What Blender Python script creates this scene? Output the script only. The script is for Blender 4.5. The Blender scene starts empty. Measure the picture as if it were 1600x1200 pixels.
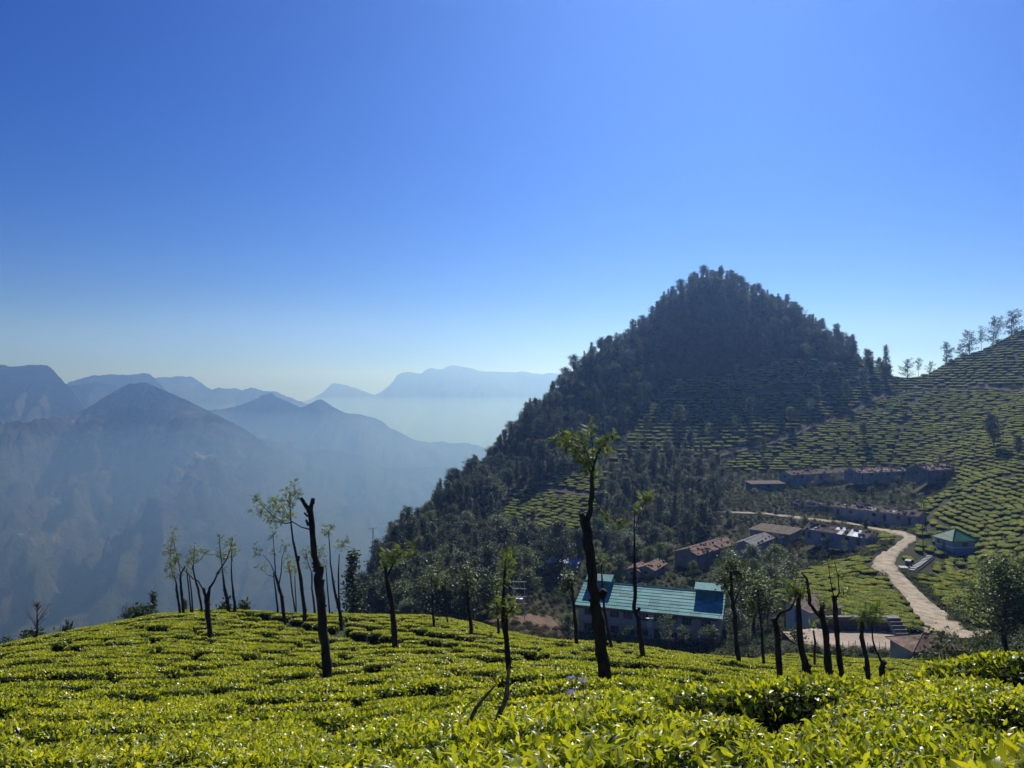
import bpy, bmesh, math, random
import numpy as np
from mathutils import Vector, Matrix

random.seed(7)
rng = np.random.default_rng(7)
SC = bpy.context.scene
COL = SC.collection
R = math.radians

# ------------------------------------------------------------------ camera, sky, sun, exposure
cam_data = bpy.data.cameras.new("camera")
cam = bpy.data.objects.new("camera", cam_data)
COL.objects.link(cam)
cam_data.sensor_width = 36.0
cam_data.lens = 27.0
cam_data.clip_start = 0.05
cam_data.clip_end = 60000.0
cam.location = (0, 0, 0)
cam.rotation_euler = (R(90), 0, 0)
SC.camera = cam

SUN_EL, SUN_AZ = R(37.0), R(16.0)          # azimuth to the right of the view direction
to_sun = Vector((math.sin(SUN_AZ) * math.cos(SUN_EL), math.cos(SUN_AZ) * math.cos(SUN_EL), math.sin(SUN_EL)))

world = bpy.data.worlds.new("World")
SC.world = world
world.use_nodes = True
wn, wl = world.node_tree.nodes, world.node_tree.links
wn.clear()
w_out = wn.new("ShaderNodeOutputWorld")
w_bg = wn.new("ShaderNodeBackground")
w_bg.inputs["Strength"].default_value = 0.07
sky = wn.new("ShaderNodeTexSky")
sky.sky_type = 'NISHITA'
sky.sun_disc = False
sky.sun_elevation = SUN_EL
sky.sun_rotation = SUN_AZ
sky.altitude = 1800.0
sky.air_density = 1.0
sky.dust_density = 0.0
sky.ozone_density = 6.0
w_sat = wn.new("ShaderNodeHueSaturation")          # clear mountain sky: deeper blue
w_sat.inputs["Saturation"].default_value = 1.3
w_sat.inputs["Hue"].default_value = 0.526
wl.new(sky.outputs["Color"], w_sat.inputs["Color"])
w_tc = wn.new("ShaderNodeTexCoord")                 # low veil of pale cloud lying along the whole horizon
w_sep = wn.new("ShaderNodeSeparateXYZ")
wl.new(w_tc.outputs["Generated"], w_sep.inputs[0])
w_map = wn.new("ShaderNodeMapping"); w_map.inputs["Scale"].default_value = (1.6, 1.6, 9.0)
wl.new(w_tc.outputs["Generated"], w_map.inputs["Vector"])
w_ns = wn.new("ShaderNodeTexNoise"); w_ns.inputs["Scale"].default_value = 1.3; w_ns.inputs["Detail"].default_value = 3.0
wl.new(w_map.outputs[0], w_ns.inputs["Vector"])
w_ma = wn.new("ShaderNodeMath"); w_ma.operation = 'MULTIPLY_ADD'
w_ma.inputs[1].default_value = -0.11; wl.new(w_ns.outputs["Fac"], w_ma.inputs[0]); wl.new(w_sep.outputs["Z"], w_ma.inputs[2])
w_mr = wn.new("ShaderNodeMapRange"); w_mr.interpolation_type = 'SMOOTHSTEP'
w_mr.inputs["From Min"].default_value = 0.05; w_mr.inputs["From Max"].default_value = -0.05
w_mr.inputs["To Min"].default_value = 0.0; w_mr.inputs["To Max"].default_value = 1.0
wl.new(w_ma.outputs[0], w_mr.inputs["Value"])
w_mix = wn.new("ShaderNodeMix"); w_mix.data_type = 'RGBA'
wl.new(w_mr.outputs[0], w_mix.inputs[0]); wl.new(w_sat.outputs["Color"], w_mix.inputs[6])
w_mix.inputs[7].default_value = (2.8, 5.2, 13.0, 1)
wl.new(w_mix.outputs[2], w_bg.inputs["Color"])
wl.new(w_bg.outputs["Background"], w_out.inputs["Surface"])

sun_data = bpy.data.lights.new("sun", 'SUN')
sun_data.energy = 5.0
sun_data.angle = R(0.53)
sun_data.color = (1.0, 0.985, 0.965)
sun = bpy.data.objects.new("sun", sun_data)
COL.objects.link(sun)
sun.rotation_euler = to_sun.to_track_quat('Z', 'Y').to_euler()
sun.location = (60, 200, 200)

SC.view_settings.view_transform = 'Standard'
SC.view_settings.look = 'None'
SC.view_settings.exposure = 0.12
SC.view_settings.gamma = 1.0
SC.view_settings.use_curve_mapping = False
SC.render.engine = 'CYCLES'
cy = SC.cycles
cy.max_bounces = 5
cy.diffuse_bounces = 2
cy.glossy_bounces = 2
cy.transmission_bounces = 3
cy.transparent_max_bounces = 8
cy.volume_bounces = 0
cy.sample_clamp_indirect = 4.0
cy.use_denoising = True
cy.use_adaptive_sampling = True
cy.adaptive_threshold = 0.015

# ------------------------------------------------------------------ helpers
def tag(o, label=None, cat=None, group=None, kind=None):
    if label: o["label"] = label
    if cat: o["category"] = cat
    if group: o["group"] = group
    if kind: o["kind"] = kind
    return o

def empty(name, loc=(0, 0, 0), rz=0.0):
    o = bpy.data.objects.new(name, None)
    o.empty_display_size = 0.2
    COL.objects.link(o)
    o.location = loc
    o.rotation_euler = (0, 0, rz)
    return o

def link_mesh(name, me, mat=None, parent=None, loc=None, rot=None, scale=None):
    o = bpy.data.objects.new(name, me)
    COL.objects.link(o)
    if mat is not None and len(me.materials) == 0:
        me.materials.append(mat)
    if parent is not None: o.parent = parent
    if loc is not None: o.location = loc
    if rot is not None: o.rotation_euler = rot
    if scale is not None: o.scale = scale
    return o

def mesh_np(name, verts, faces, mat=None, smooth=False, attrs=None, mats=None, fmat=None):
    """verts (n,3) array; faces: (m,3) or (m,4) int array or list of such arrays"""
    me = bpy.data.meshes.new(name)
    if not isinstance(faces, (list, tuple)): faces = [faces]
    faces = [np.asarray(f, dtype=np.int32) for f in faces if len(f)]
    verts = np.asarray(verts, dtype=np.float32)
    me.vertices.add(len(verts))
    me.vertices.foreach_set("co", verts.ravel())
    nl = sum(f.size for f in faces); nf = sum(len(f) for f in faces)
    me.loops.add(nl); me.polygons.add(nf)
    me.loops.foreach_set("vertex_index", np.concatenate([f.ravel() for f in faces]))
    tot = np.concatenate([np.full(len(f), f.shape[1], dtype=np.int32) for f in faces])
    st = np.zeros(nf, dtype=np.int32); st[1:] = np.cumsum(tot)[:-1]
    me.polygons.foreach_set("loop_start", st)
    me.polygons.foreach_set("loop_total", tot)
    if smooth: me.polygons.foreach_set("use_smooth", np.ones(nf, dtype=bool))
    if mats:
        for m in mats: me.materials.append(m)
        if fmat is not None: me.polygons.foreach_set("material_index", np.asarray(fmat, dtype=np.int32))
    elif mat is not None: me.materials.append(mat)
    if attrs:
        for k, v in attrs.items():
            a = me.attributes.new(k, 'FLOAT', 'POINT')
            a.data.foreach_set("value", np.asarray(v, dtype=np.float32))
    me.update(calc_edges=True)
    return me

def vnoise(x, y, seed=0):
    x = np.asarray(x, float); y = np.asarray(y, float)
    ix = np.floor(x).astype(np.int64); iy = np.floor(y).astype(np.int64)
    fx = x - ix; fy = y - iy
    fx = fx * fx * fx * (fx * (fx * 6 - 15) + 10); fy = fy * fy * fy * (fy * (fy * 6 - 15) + 10)
    def h(a, b):
        n = (a * 374761393 + b * 668265263 + seed * 1442695041) & 0xFFFFFFFF
        n = ((n ^ (n >> 13)) * 1274126177) & 0xFFFFFFFF
        n = ((n ^ (n >> 16)) * 2246822519) & 0xFFFFFFFF
        return ((n ^ (n >> 15)) & 0xFFFF) / 65535.0
    return (h(ix, iy) * (1 - fx) + h(ix + 1, iy) * fx) * (1 - fy) + (h(ix, iy + 1) * (1 - fx) + h(ix + 1, iy + 1) * fx) * fy

def fbm(x, y, oct=4, seed=0, gain=0.5):
    a, s, t = 1.0, 0.0, 0.0
    for i in range(oct):
        s = s + a * (vnoise(x * 2 ** i + 17.3 * i, y * 2 ** i - 9.1 * i, seed + i) - 0.5) * 2
        t += a; a *= gain
    return s / t

# material builder -------------------------------------------------
class NT:
    def __init__(self, name):
        self.m = bpy.data.materials.new(name); self.m.use_nodes = True
        self.t = self.m.node_tree; self.n = self.t.nodes; self.l = self.t.links
        self.n.clear()
        self.out = self.n.new("ShaderNodeOutputMaterial")
    def node(self, typ, **kw):
        nd = self.n.new(typ)
        for k, v in kw.items(): setattr(nd, k, v)
        return nd
    def link(self, a, b): self.l.new(a, b)
    def coord(self, which="Object"): return self.node("ShaderNodeTexCoord").outputs[which]
    def pos(self): return self.node("ShaderNodeNewGeometry").outputs["Position"]
    def noise(self, vec, scale, detail=4, rough=0.6, dist=0.0, out="Fac"):
        nd = self.node("ShaderNodeTexNoise")
        nd.inputs["Scale"].default_value = scale; nd.inputs["Detail"].default_value = detail
        nd.inputs["Roughness"].default_value = rough; nd.inputs["Distortion"].default_value = dist
        if vec is not None: self.link(vec, nd.inputs["Vector"])
        return nd.outputs[out]
    def mapping(self, vec, scale=(1, 1, 1), rot=(0, 0, 0), loc=(0, 0, 0)):
        nd = self.node("ShaderNodeMapping")
        nd.inputs["Scale"].default_value = scale; nd.inputs["Rotation"].default_value = rot; nd.inputs["Location"].default_value = loc
        self.link(vec, nd.inputs["Vector"]); return nd.outputs["Vector"]
    def ramp(self, fac, stops):
        nd = self.node("ShaderNodeValToRGB")
        el = nd.color_ramp.elements
        while len(el) < len(stops): el.new(0.5)
        for e, (p, c) in zip(el, stops):
            e.position = p; e.color = (*c, 1) if len(c) == 3 else c
        self.link(fac, nd.inputs["Fac"]); return nd.outputs["Color"]
    def mix(self, fac, a, b, mode='MIX'):
        nd = self.node("ShaderNodeMix", data_type='RGBA', blend_type=mode)
        for s, v in (("Factor", fac), ("A", a), ("B", b)):
            sock = [i for i in nd.inputs if i.name == s and (i.type == 'VALUE' if s == "Factor" else i.type == 'RGBA')][0]
            if hasattr(v, "links"): self.link(v, sock)
            elif s == "Factor": sock.default_value = v
            else: sock.default_value = (*v, 1)
        return [o for o in nd.outputs if o.type == 'RGBA'][0]
    def math(self, op, a, b=None, clamp=False):
        nd = self.node("ShaderNodeMath", operation=op, use_clamp=clamp)
        for i, v in enumerate((a, b)):
            if v is None: continue
            if hasattr(v, "links"): self.link(v, nd.inputs[i])
            else: nd.inputs[i].default_value = v
        return nd.outputs[0]
    def attr(self, name, typ='GEOMETRY'):
        nd = self.node("ShaderNodeAttribute", attribute_name=name, attribute_type=typ)
        return nd.outputs["Fac"]
    def rand(self): return self.node("ShaderNodeObjectInfo").outputs["Random"]
    def bump(self, h, strength=0.5, dist=0.1):
        nd = self.node("ShaderNodeBump")
        nd.inputs["Strength"].default_value = strength; nd.inputs["Distance"].default_value = dist
        self.link(h, nd.inputs["Height"]); return nd.outputs["Normal"]
    def principled(self, color, rough=0.8, spec=0.3, normal=None, metal=0.0, coat=0.0):
        nd = self.node("ShaderNodeBsdfPrincipled")
        for s, v in (("Base Color", color), ("Roughness", rough), ("Metallic", metal)):
            if hasattr(v, "links"): self.link(v, nd.inputs[s])
            elif s == "Base Color": nd.inputs[s].default_value = (*v, 1)
            else: nd.inputs[s].default_value = v
        nd.inputs["Specular IOR Level"].default_value = spec
        nd.inputs["Coat Weight"].default_value = coat
        if normal is not None: self.link(normal, nd.inputs["Normal"])
        return nd.outputs["BSDF"]
    def surf(self, s):
        self.link(s, self.out.inputs["Surface"]); return self.m

def hsv_vary(nt, col, rnd, dv=0.3, dh=0.02):
    nd = nt.node("ShaderNodeHueSaturation")
    nt.link(nt.math('ADD', nt.math('MULTIPLY', rnd, dv), 1.0 - dv / 2), nd.inputs["Value"])
    nt.link(nt.math('ADD', nt.math('MULTIPLY', rnd, -dh), 0.5 + dh / 2), nd.inputs["Hue"])
    nt.link(col, nd.inputs["Color"])
    return nd.outputs["Color"]

def leaf_material(name, stops, trans=0.45, rough=0.5, spec=0.35, tone=True, vary=0.35, dh=0.02, tgain=(1.1, 1.15, 0.5)):
    """leaf: diffuse + light through the blade; 'tone' point attribute runs from old dark leaf to young shoot"""
    nt = NT(name)
    f = nt.attr("tone") if tone else nt.rand()
    c = nt.ramp(f, stops)
    c = hsv_vary(nt, c, nt.rand(), vary, dh)
    p = nt.principled(c, rough, spec)
    tr = nt.node("ShaderNodeBsdfTranslucent")
    nt.link(nt.mix(1.0, c, tgain, 'MULTIPLY'), tr.inputs["Color"])
    mx = nt.node("ShaderNodeMixShader"); mx.inputs[0].default_value = trans
    nt.link(p, mx.inputs[1]); nt.link(tr.outputs[0], mx.inputs[2])
    return nt.surf(mx.outputs[0])

def simple_material(name, c1, c2, scale=2.0, rough=0.85, spec=0.2, bump=0.3, detail=5, stretch=(1, 1, 1), coord="Object", bdist=0.03):
    nt = NT(name)
    v = nt.mapping(nt.coord(coord), stretch)
    f = nt.noise(v, scale, detail)
    c = nt.ramp(f, [(0.3, c1), (0.7, c2)])
    n = nt.bump(nt.noise(v, scale * 4, 4), bump, bdist) if bump else None
    return nt.surf(nt.principled(c, rough, spec, n))

# ------------------------------------------------------------------ projection helpers
F = 1200.0
def at(px, py, Y):
    """photograph position and distance along the view -> place in the world"""
    return Vector(((px - 800) / F * Y, Y, (600 - py) / F * Y))

def proj(X, Y, Z):
    return X / Y * F + 800, 600 - Z / Y * F

# ------------------------------------------------------------------ the lie of the land: surveyed heights
# per bearing: (distance m, height as seen) of the top of the vegetation carpet
SURVEY = {
 -1400: [(1,1400),(2,1330),(4,1240),(10,1180),(25,1150),(60,1250),(150,1300),(400,1330),(900,1330)],
 -500: [(1,1420),(2,1320),(4,1205),(10,1140),(20,1112),(32,1100),(50,1140),(100,1240),(250,1300),(600,1300),(900,1300)],
 -150: [(1,1500),(2,1320),(4,1196),(6,1153),(10,1128),(14,1112),(20,1090),(30,1060),(42,1040),(60,1060),(120,1180),(250,1260),(600,1300),(900,1300)],
 0: [(1,1500),(2,1300),(4,1195),(6,1152),(10,1126),(14,1109),(20,1083),(30,1045),(40,1019),(50,1008),(60,1010),(80,1040),(130,1150),(250,1250),(600,1290),(900,1300)],
 200: [(1,1500),(2,1300),(4,1195),(6,1152),(10,1124),(14,1108),(20,1082),(30,1045),(45,1001),(60,976),(72,967),(84,972),(100,1000),(150,1110),(250,1220),(600,1290),(900,1300)],
 330: [(2,1300),(4,1195),(6,1150),(10,1122),(14,1106),(20,1082),(30,1047),(50,995),(66,966),(80,953),(92,960),(110,1000),(160,1110),(260,1220),(600,1290),(900,1300)],
 500: [(1,1500),(2,1300),(4,1192),(6,1150),(10,1120),(14,1102),(20,1080),(30,1050),(50,1000),(66,970),(80,957),(90,962),(110,1000),(160,1060),(220,1090),(300,1150),(600,1280),(900,1300)],
 600: [(2,1295),(4,1190),(6,1150),(10,1116),(14,1098),(20,1077),(30,1046),(45,1008),(65,974),(80,960),(88,964),(110,1000),(150,990),(200,935),(250,878),(268,862),(290,885),(340,980),(450,1120),(600,1230),(900,1290)],
 700: [(1,1480),(2,1262),(3,1176),(4,1142),(6,1118),(9,1103),(14,1088),(20,1070),(30,1043),(45,1011),(62,983),(77,967),(88,972),(110,1000),(150,970),(200,915),(260,850),(300,798),(322,758),(345,782),(400,890),(500,1050),(650,1180),(900,1270)],
 800: [(1,1460),(2,1248),(3,1160),(4,1122),(5.5,1098),(9,1086),(14,1078),(20,1068),(30,1044),(45,1014),(58,996),(68,986),(80,992),(100,1000),(130,968),(160,935),(200,900),(250,845),(300,780),(345,710),(372,671),(395,694),(450,820),(560,1000),(700,1120),(900,1230)],
 900: [(1,1450),(2,1240),(3,1148),(4,1108),(6,1080),(9,1071),(14,1070),(20,1063),(30,1042),(45,1018),(63,1000),(76,1012),(100,1035),(140,1018),(160,1010),(178,975),(195,912),(230,862),(270,800),(320,730),(375,645),(418,579),(440,596),(500,740),(620,930),(900,1160)],
 1000: [(2,1245),(3.3,1146),(5,1096),(6.5,1078),(8.5,1070),(14,1075),(20,1064),(30,1045),(45,1024),(60,1011),(75,1022),(100,1038),(145,1022),(165,1000),(185,925),(210,882),(250,828),(300,755),(350,680),(400,605),(440,540),(460,500),(485,530),(560,690),(700,880),(900,1050)],
 1105: [(1,1460),(2,1255),(3.2,1168),(5.5,1090),(8,1066),(13,1085),(20,1074),(30,1055),(45,1036),(60,1025),(80,1030),(110,1034),(145,1024),(165,985),(190,912),(215,872),(245,825),(275,788),(340,698),(400,596),(450,488),(480,430),(500,444),(580,600),(700,780),(900,960)],
 1200: [(2,1270),(3.1,1200),(5.5,1090),(7,1066),(11,1092),(20,1088),(30,1068),(45,1050),(60,1038),(80,1028),(98,1021),(106,1000),(120,990),(150,945),(180,898),(205,872),(245,815),(285,770),(330,722),(370,655),(410,582),(450,494),(470,459),(490,470),(560,590),(700,760),(900,940)],
 1300: [(2,1270),(3,1200),(5.5,1085),(7.5,1058),(11,1085),(20,1092),(30,1075),(45,1052),(60,1040),(80,1028),(98,1020),(104,1000),(110,983),(130,940),(150,912),(180,886),(212,860),(226,820),(250,800),(285,770),(310,745),(340,695),(380,645),(420,580),(450,523),(465,528),(520,600),(650,740),(900,930)],
 1400: [(1,1460),(2,1270),(3,1200),(5,1085),(7,1048),(11,1078),(20,1095),(40,1062),(60,1042),(80,1028),(98,1019),(104,1000),(110,983),(130,938),(150,905),(166,880),(195,842),(240,810),(275,776),(300,752),(340,690),(390,625),(425,598),(445,592),(470,605),(550,680),(700,790),(900,900)],
 1500: [(2,1268),(3,1200),(5,1075),(6.5,1038),(10,1062),(20,1088),(40,1068),(70,1045),(100,1004),(115,980),(130,950),(150,922),(172,896),(190,866),(212,822),(240,776),(270,748),(300,706),(340,658),(370,628),(400,595),(430,560),(455,568),(550,660),(900,850)],
 1600: [(1,1450),(2,1262),(3,1195),(5,1065),(6,1033),(9,1050),(20,1078),(40,1055),(70,1020),(90,992),(115,960),(130,930),(150,888),(170,852),(200,802),(240,746),(280,695),(330,630),(370,595),(400,545),(425,508),(450,520),(550,620),(900,800)],
 1800: [(1,1440),(2,1240),(3,1160),(5,1040),(6,1015),(10,1035),(20,1040),(40,1010),(70,960),(100,905),(150,825),(200,755),(300,630),(400,480),(440,450),(500,480),(900,700)],
 2200: [(1,1400),(2,1200),(4,1060),(6,1010),(20,990),(50,930),(100,830),(200,690),(300,560),(400,440),(500,430),(900,600)],
 3200: [(1,1350),(2,1150),(5,1000),(20,930),(100,780),(200,660),(400,450),(900,500)],
}
def _uv(px, Y):
    return np.stack([np.asarray(px, float) / 260.0, np.log(np.asarray(Y, float)) * 2.2], -1)
_cp, _cv = [], []
for _k, _lst in SURVEY.items():
    for _d, _p in _lst:
        _cp.append((_k, _d)); _cv.append((_p - 600) * min(_d, 1e9) ** 0)
# extra heights along the conical hill's crest line
for (_k, _d, _p) in [(850,395,624),(950,440,534),(1050,470,466),(1150,476,442),(1250,462,486),(1350,447,562),(1150,440,520),(1250,425,560),(1050,430,548),(950,400,600)]:
    _cp.append((_k, _d)); _cv.append(_p - 600)
_cp = np.array(_cp, float); _cv = np.array(_cv, float)
_q = _uv(_cp[:, 0], _cp[:, 1])
def _phi(r2): return 0.5 * r2 * np.log(r2 + 1e-9)
_n = len(_q)
_A = np.zeros((_n + 3, _n + 3))
_A[:_n, :_n] = _phi(((_q[:, None] - _q[None]) ** 2).sum(-1)) + np.eye(_n) * 0.004
_A[:_n, _n] = 1; _A[:_n, _n + 1:] = _q; _A[_n, :_n] = 1; _A[_n + 1:, :_n] = _q.T
_w = np.linalg.solve(_A, np.concatenate([_cv, np.zeros(3)]))
GU = np.arange(-1500, 3301, 12.0)                        # bearings
GL = np.linspace(math.log(0.9), math.log(880), 360)      # log distance
def _eval(px, Y):
    q = _uv(px, Y)
    out = np.empty(len(q))
    for i in range(0, len(q), 4000):
        b = q[i:i + 4000]
        out[i:i + 4000] = _phi(((b[:, None] - _q[None]) ** 2).sum(-1)) @ _w[:_n] + _w[_n] + b @ _w[_n + 1:]
    return out
_gu, _gl = np.meshgrid(GU, GL, indexing='ij')
_gy = np.exp(_gl)
_py = _eval(_gu.ravel(), _gy.ravel()).reshape(_gu.shape)
_gx = (_gu - 800) / F * _gy
TEA_H = 0.85
GZ = -_py / F * _gy
_amp = np.clip((_gy - 25) / 60, 0, 1) * 0.35
GZ = GZ + _amp * fbm(_gx / 9.0, _gy / 9.0, 3, 3) + np.clip((_gy - 190) / 200, 0, 1) * 1.6 * fbm(_gx / 45.0, _gy / 45.0, 3, 8) + np.clip((_gy - 300) / 120, 0, 1) * 4.0 * fbm(_gx / 42.0 + 3.3, _gy / 42.0, 4, 18)

def canopy_z(X, Y):
    """height of the vegetation carpet's top; the soil lies TEA_H below"""
    X = np.asarray(X, float); Y = np.asarray(Y, float)
    Ys = np.maximum(Y, 0.95)
    u = np.clip(((X / Ys * F + 800) - GU[0]) / (GU[1] - GU[0]), 0, len(GU) - 1.001)
    v = np.clip((np.log(Ys) - GL[0]) / (GL[1] - GL[0]), 0, len(GL) - 1.001)
    iu = u.astype(int); iv = v.astype(int); fu = u - iu; fv = v - iv
    s = GZ / _gy
    a = s[iu, iv] * (1 - fu) * (1 - fv) + s[iu + 1, iv] * fu * (1 - fv) + s[iu, iv + 1] * (1 - fu) * fv + s[iu + 1, iv + 1] * fu * fv
    return a * Ys
def ground_z(X, Y): return canopy_z(X, Y) - TEA_H
def gz(x, y): return float(ground_z(np.array([x]), np.array([y]))[0])
# ------------------------------------------------------------------ ground
def ground_material():
    nt = NT("soil_and_rough_grass")
    p = nt.pos()
    f = nt.noise(p, 0.12, 6, 0.65)
    c = nt.ramp(f, [(0.30, (0.02, 0.026, 0.011)), (0.46, (0.036, 0.048, 0.016)), (0.6, (0.065, 0.062, 0.03)), (0.74, (0.10, 0.075, 0.045))])
    c2 = nt.ramp(nt.noise(p, 2.2, 5), [(0.35, (0.55, 0.55, 0.5)), (0.7, (1.2, 1.15, 1.1))])
    c = nt.mix(1.0, c, c2, 'MULTIPLY')
    return nt.surf(nt.principled(c, 0.95, 0.1, nt.bump(nt.noise(p, 1.6, 6), 0.8, 0.35)))
M_GROUND = ground_material()
nu, nv = _gu.shape
_idx = np.arange(nu * nv).reshape(nu, nv)
_faces = np.stack([_idx[:-1, :-1], _idx[1:, :-1], _idx[1:, 1:], _idx[:-1, 1:]], -1).reshape(-1, 4)
_tv = np.stack([_gx, _gy, GZ - TEA_H], -1).reshape(-1, 3)
terrain = link_mesh("terrain", mesh_np("terrain", _tv, _faces, M_GROUND, smooth=True))
tag(terrain, "steep estate hillside of soil and rough grass beneath the tea", kind="structure")

# ------------------------------------------------------------------ far mountains
def mountain_material(name, dark, mid, pale, scale):
    nt = NT(name)
    p = nt.pos()
    st = nt.mapping(p, (1.0, 0.5, 0.45))
    f = nt.math('ADD', nt.math('MULTIPLY', nt.noise(st, scale, 8, 0.62, 0.6), 0.55), nt.math('MULTIPLY', nt.noise(st, scale * 4.5, 9, 0.72, 0.4), 0.45))
    c = nt.ramp(f, [(0.43, dark), (0.50, mid), (0.56, mid), (0.64, pale)])
    # dry ground patches grow downslope, also painting valley haze into the colour
    sx = nt.node("ShaderNodeSeparateXYZ"); nt.link(p, sx.inputs[0])
    low = nt.math('MULTIPLY', nt.math('ADD', sx.outputs["Z"], 40.0), -1.0 / 420.0, True)
    dry = nt.ramp(nt.noise(nt.mapping(p, (1.0, 0.6, 0.6)), scale * 1.7, 9, 0.68, 0.8), [(0.42, (0, 0, 0)), (0.60, (1, 1, 1))])
    c = nt.mix(nt.math('MULTIPLY', low, dry), c, tuple(0.22 * x for x in pale))
    return nt.surf(nt.principled(c, 0.95, 0.05, nt.bump(nt.noise(p, scale * 5, 8, 0.7), 1.0, 90.0)))
M_MTN = mountain_material("forest_and_grass_slopes", (0.016, 0.024, 0.017), (0.10, 0.11, 0.07), (0.45, 0.40, 0.31), 0.0045)
M_MTN2 = mountain_material("grass_and_rock_slopes", (0.02, 0.027, 0.02), (0.08, 0.085, 0.055), (0.26, 0.23, 0.175), 0.0028)
M_VALLEY = mountain_material("valley_floor", (0.03, 0.04, 0.02), (0.05, 0.06, 0.03), (0.12, 0.10, 0.07), 0.002)

FLOOR = -950.0
def mountain(name, label, D, prof, W, mat, seed, spur=1.0, back=0.5, step=3, steep=1.0):
    px = np.arange(prof[0][0], prof[-1][0] + 1, step, dtype=float)
    py = np.interp(px, [p[0] for p in prof], [p[1] for p in prof])
    k = np.array([0, .15, .7, .15, 0])
    py = py - 2.2 * (0.35 - np.abs(fbm(px / 11.0, px * 0 + seed, 4, seed + 41, .6)))
    py = np.convolve(np.pad(py, 2, mode='edge'), k, 'valid')
    X = (px - 800) / F * D
    zr = (600 - py) / F * D
    nt_ = 110
    t = np.concatenate([-np.linspace(1, 0, nt_) ** 1.35, np.linspace(0, 1, 28)[1:] * back])
    T, XX = np.meshgrid(t, X, indexing='ij')
    ZR = np.broadcast_to(zr, XX.shape)
    at_ = np.abs(T)
    # crest wanders in plan; gullies and spurs run down the face
    wx = XX + 0.10 * W * fbm(XX / (0.5 * W), at_ * 2.5 + seed, 3, seed)
    sp = 1 - np.abs(fbm(wx / (0.22 * W), at_ * 0.9 + 3 * seed, 4, seed + 5, 0.55)) * 2.0
    sp2 = 1 - np.abs(fbm(wx / (0.075 * W), at_ * 2.2 + 3 * seed, 4, seed + 9, 0.55)) * 2.0
    rough = fbm(XX / (0.05 * W), T * 18, 5, seed + 21, 0.6)
    h = np.maximum(ZR - FLOOR, 5.0)
    fall = np.clip(at_, 0, 1) ** (0.82 * steep)
    grow = np.minimum(at_ * 3.2, 1.0) * (1 - at_ ** 3)
    Z = ZR - h * fall + grow * (0.26 * sp + 0.15 * sp2 + 0.06 * rough) * h * spur - grow * 0.20 * h * spur
    Z = Z + (1 - grow) * 0.0
    # fine teeth of trees and rock along the crest
    Z = Z + (0.0010 * D) * np.exp(-at_ * 40) * fbm(XX / (0.004 * D), T * 3, 3, seed + 33) * 0.9
    Y = D + T * W + 0.12 * W * fbm(XX / (0.45 * W), T * 0 + seed, 2, seed + 2) * (1 - at_)
    Xo = XX * (1 + 0.0 * T)
    V = np.stack([Xo, Y, np.maximum(Z, FLOOR - 3)], -1)
    n0, n1 = T.shape
    idx = np.arange(n0 * n1).reshape(n0, n1)
    f = np.stack([idx[:-1, :-1], idx[:-1, 1:], idx[1:, 1:], idx[1:, :-1]], -1).reshape(-1, 4)
    o = link_mesh(name, mesh_np(name, V.reshape(-1, 3), f, mat, smooth=True))
    return tag(o, label, kind="structure")

mountain("mountain", "dark pyramid shaped mountain with pale scars, nearest across the valley", 3800,
  [(-420,760),(-250,720),(-120,700),(0,688),(60,672),(100,648),(130,632),(150,618),(170,607),(186,599),(196,600),(206,597),(218,600),(232,607),(250,615),(270,624),(300,640),(330,655),(355,668),(380,684),(400,700),(425,722),(450,745),(490,775),(540,810),(600,850),(700,920)], 1950, M_MTN, 3, spur=1.7)
mountain("mountain", "blue cliff topped massif at the picture's edge behind the pyramid mountain", 4900,
  [(-700,590),(-400,570),(-200,560),(-60,566),(0,570),(15,573),(30,572),(45,570.5),(68,570),(76,573),(85,581),(95,590),(102,597),(112,606),(125,622),(150,650),(200,690),(300,760)], 1700, M_MTN2, 5, spur=1.5, steep=0.8)
mountain("mountain", "small shoulder ridge between cliff massif and pyramid mountain", 5400,
  [(40,640),(80,612),(100,603),(118,602),(131,598),(145,599),(160,603),(180,615),(230,650),(300,700)], 1500, M_MTN2, 8)
mountain("mountain", "long flat topped blue ridge behind the pyramid mountain's summit", 6300,
  [(20,640),(70,612),(104,597),(120,592),(135,587),(150,586.5),(162,585),(185,586),(205,584),(215,582.5),(228,584),(236,590),(246,598),(260,610),(275,620),(290,632),(312,643),(360,665),(440,700)], 1900, M_MTN2, 12)
mountain("mountain", "pale table mountain with stepped right shoulder behind the flat ridge", 7900,
  [(140,640),(200,600),(238,591),(262,590),(280,588.5),(300,589),(312,597),(322,605),(332,609),(340,605),(352,608),(368,607),(378,611),(391,605),(405,609),(416,612),(430,613),(445,620),(470,629),(500,640),(560,680)], 2300, M_MTN2, 15)
mountain("mountain", "twin peaked blue ridge sloping down into the misty valley", 5600,
  [(180,720),(250,680),(300,645),(318,641),(340,641),(352,638),(370,634),(388,628),(400,624),(415,617),(428,614),(440,620),(455,627),(468,633),(478,636),(490,630),(500,624),(506,623),(514,627),(525,636),(545,646),(558,647),(575,651),(590,655),(601,662),(604,668),(620,675),(640,686),(655,691),(672,692),(690,691),(705,695),(725,693),(745,697),(800,720),(900,780)], 1700, M_MTN2, 19, spur=1.5)
mountain("mountain", "low hazy spur running behind the bare shade trees", 4600,
  [(200,760),(300,710),(360,690),(385,686),(402,685),(420,687),(440,693),(458,699),(475,706),(490,705),(502,701),(515,702),(530,707),(550,710),(570,717),(585,724),(598,732),(625,733),(645,735),(668,731),(690,734),(720,745),(800,790),(900,860)], 1500, M_MTN2, 23, spur=1.5)
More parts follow.
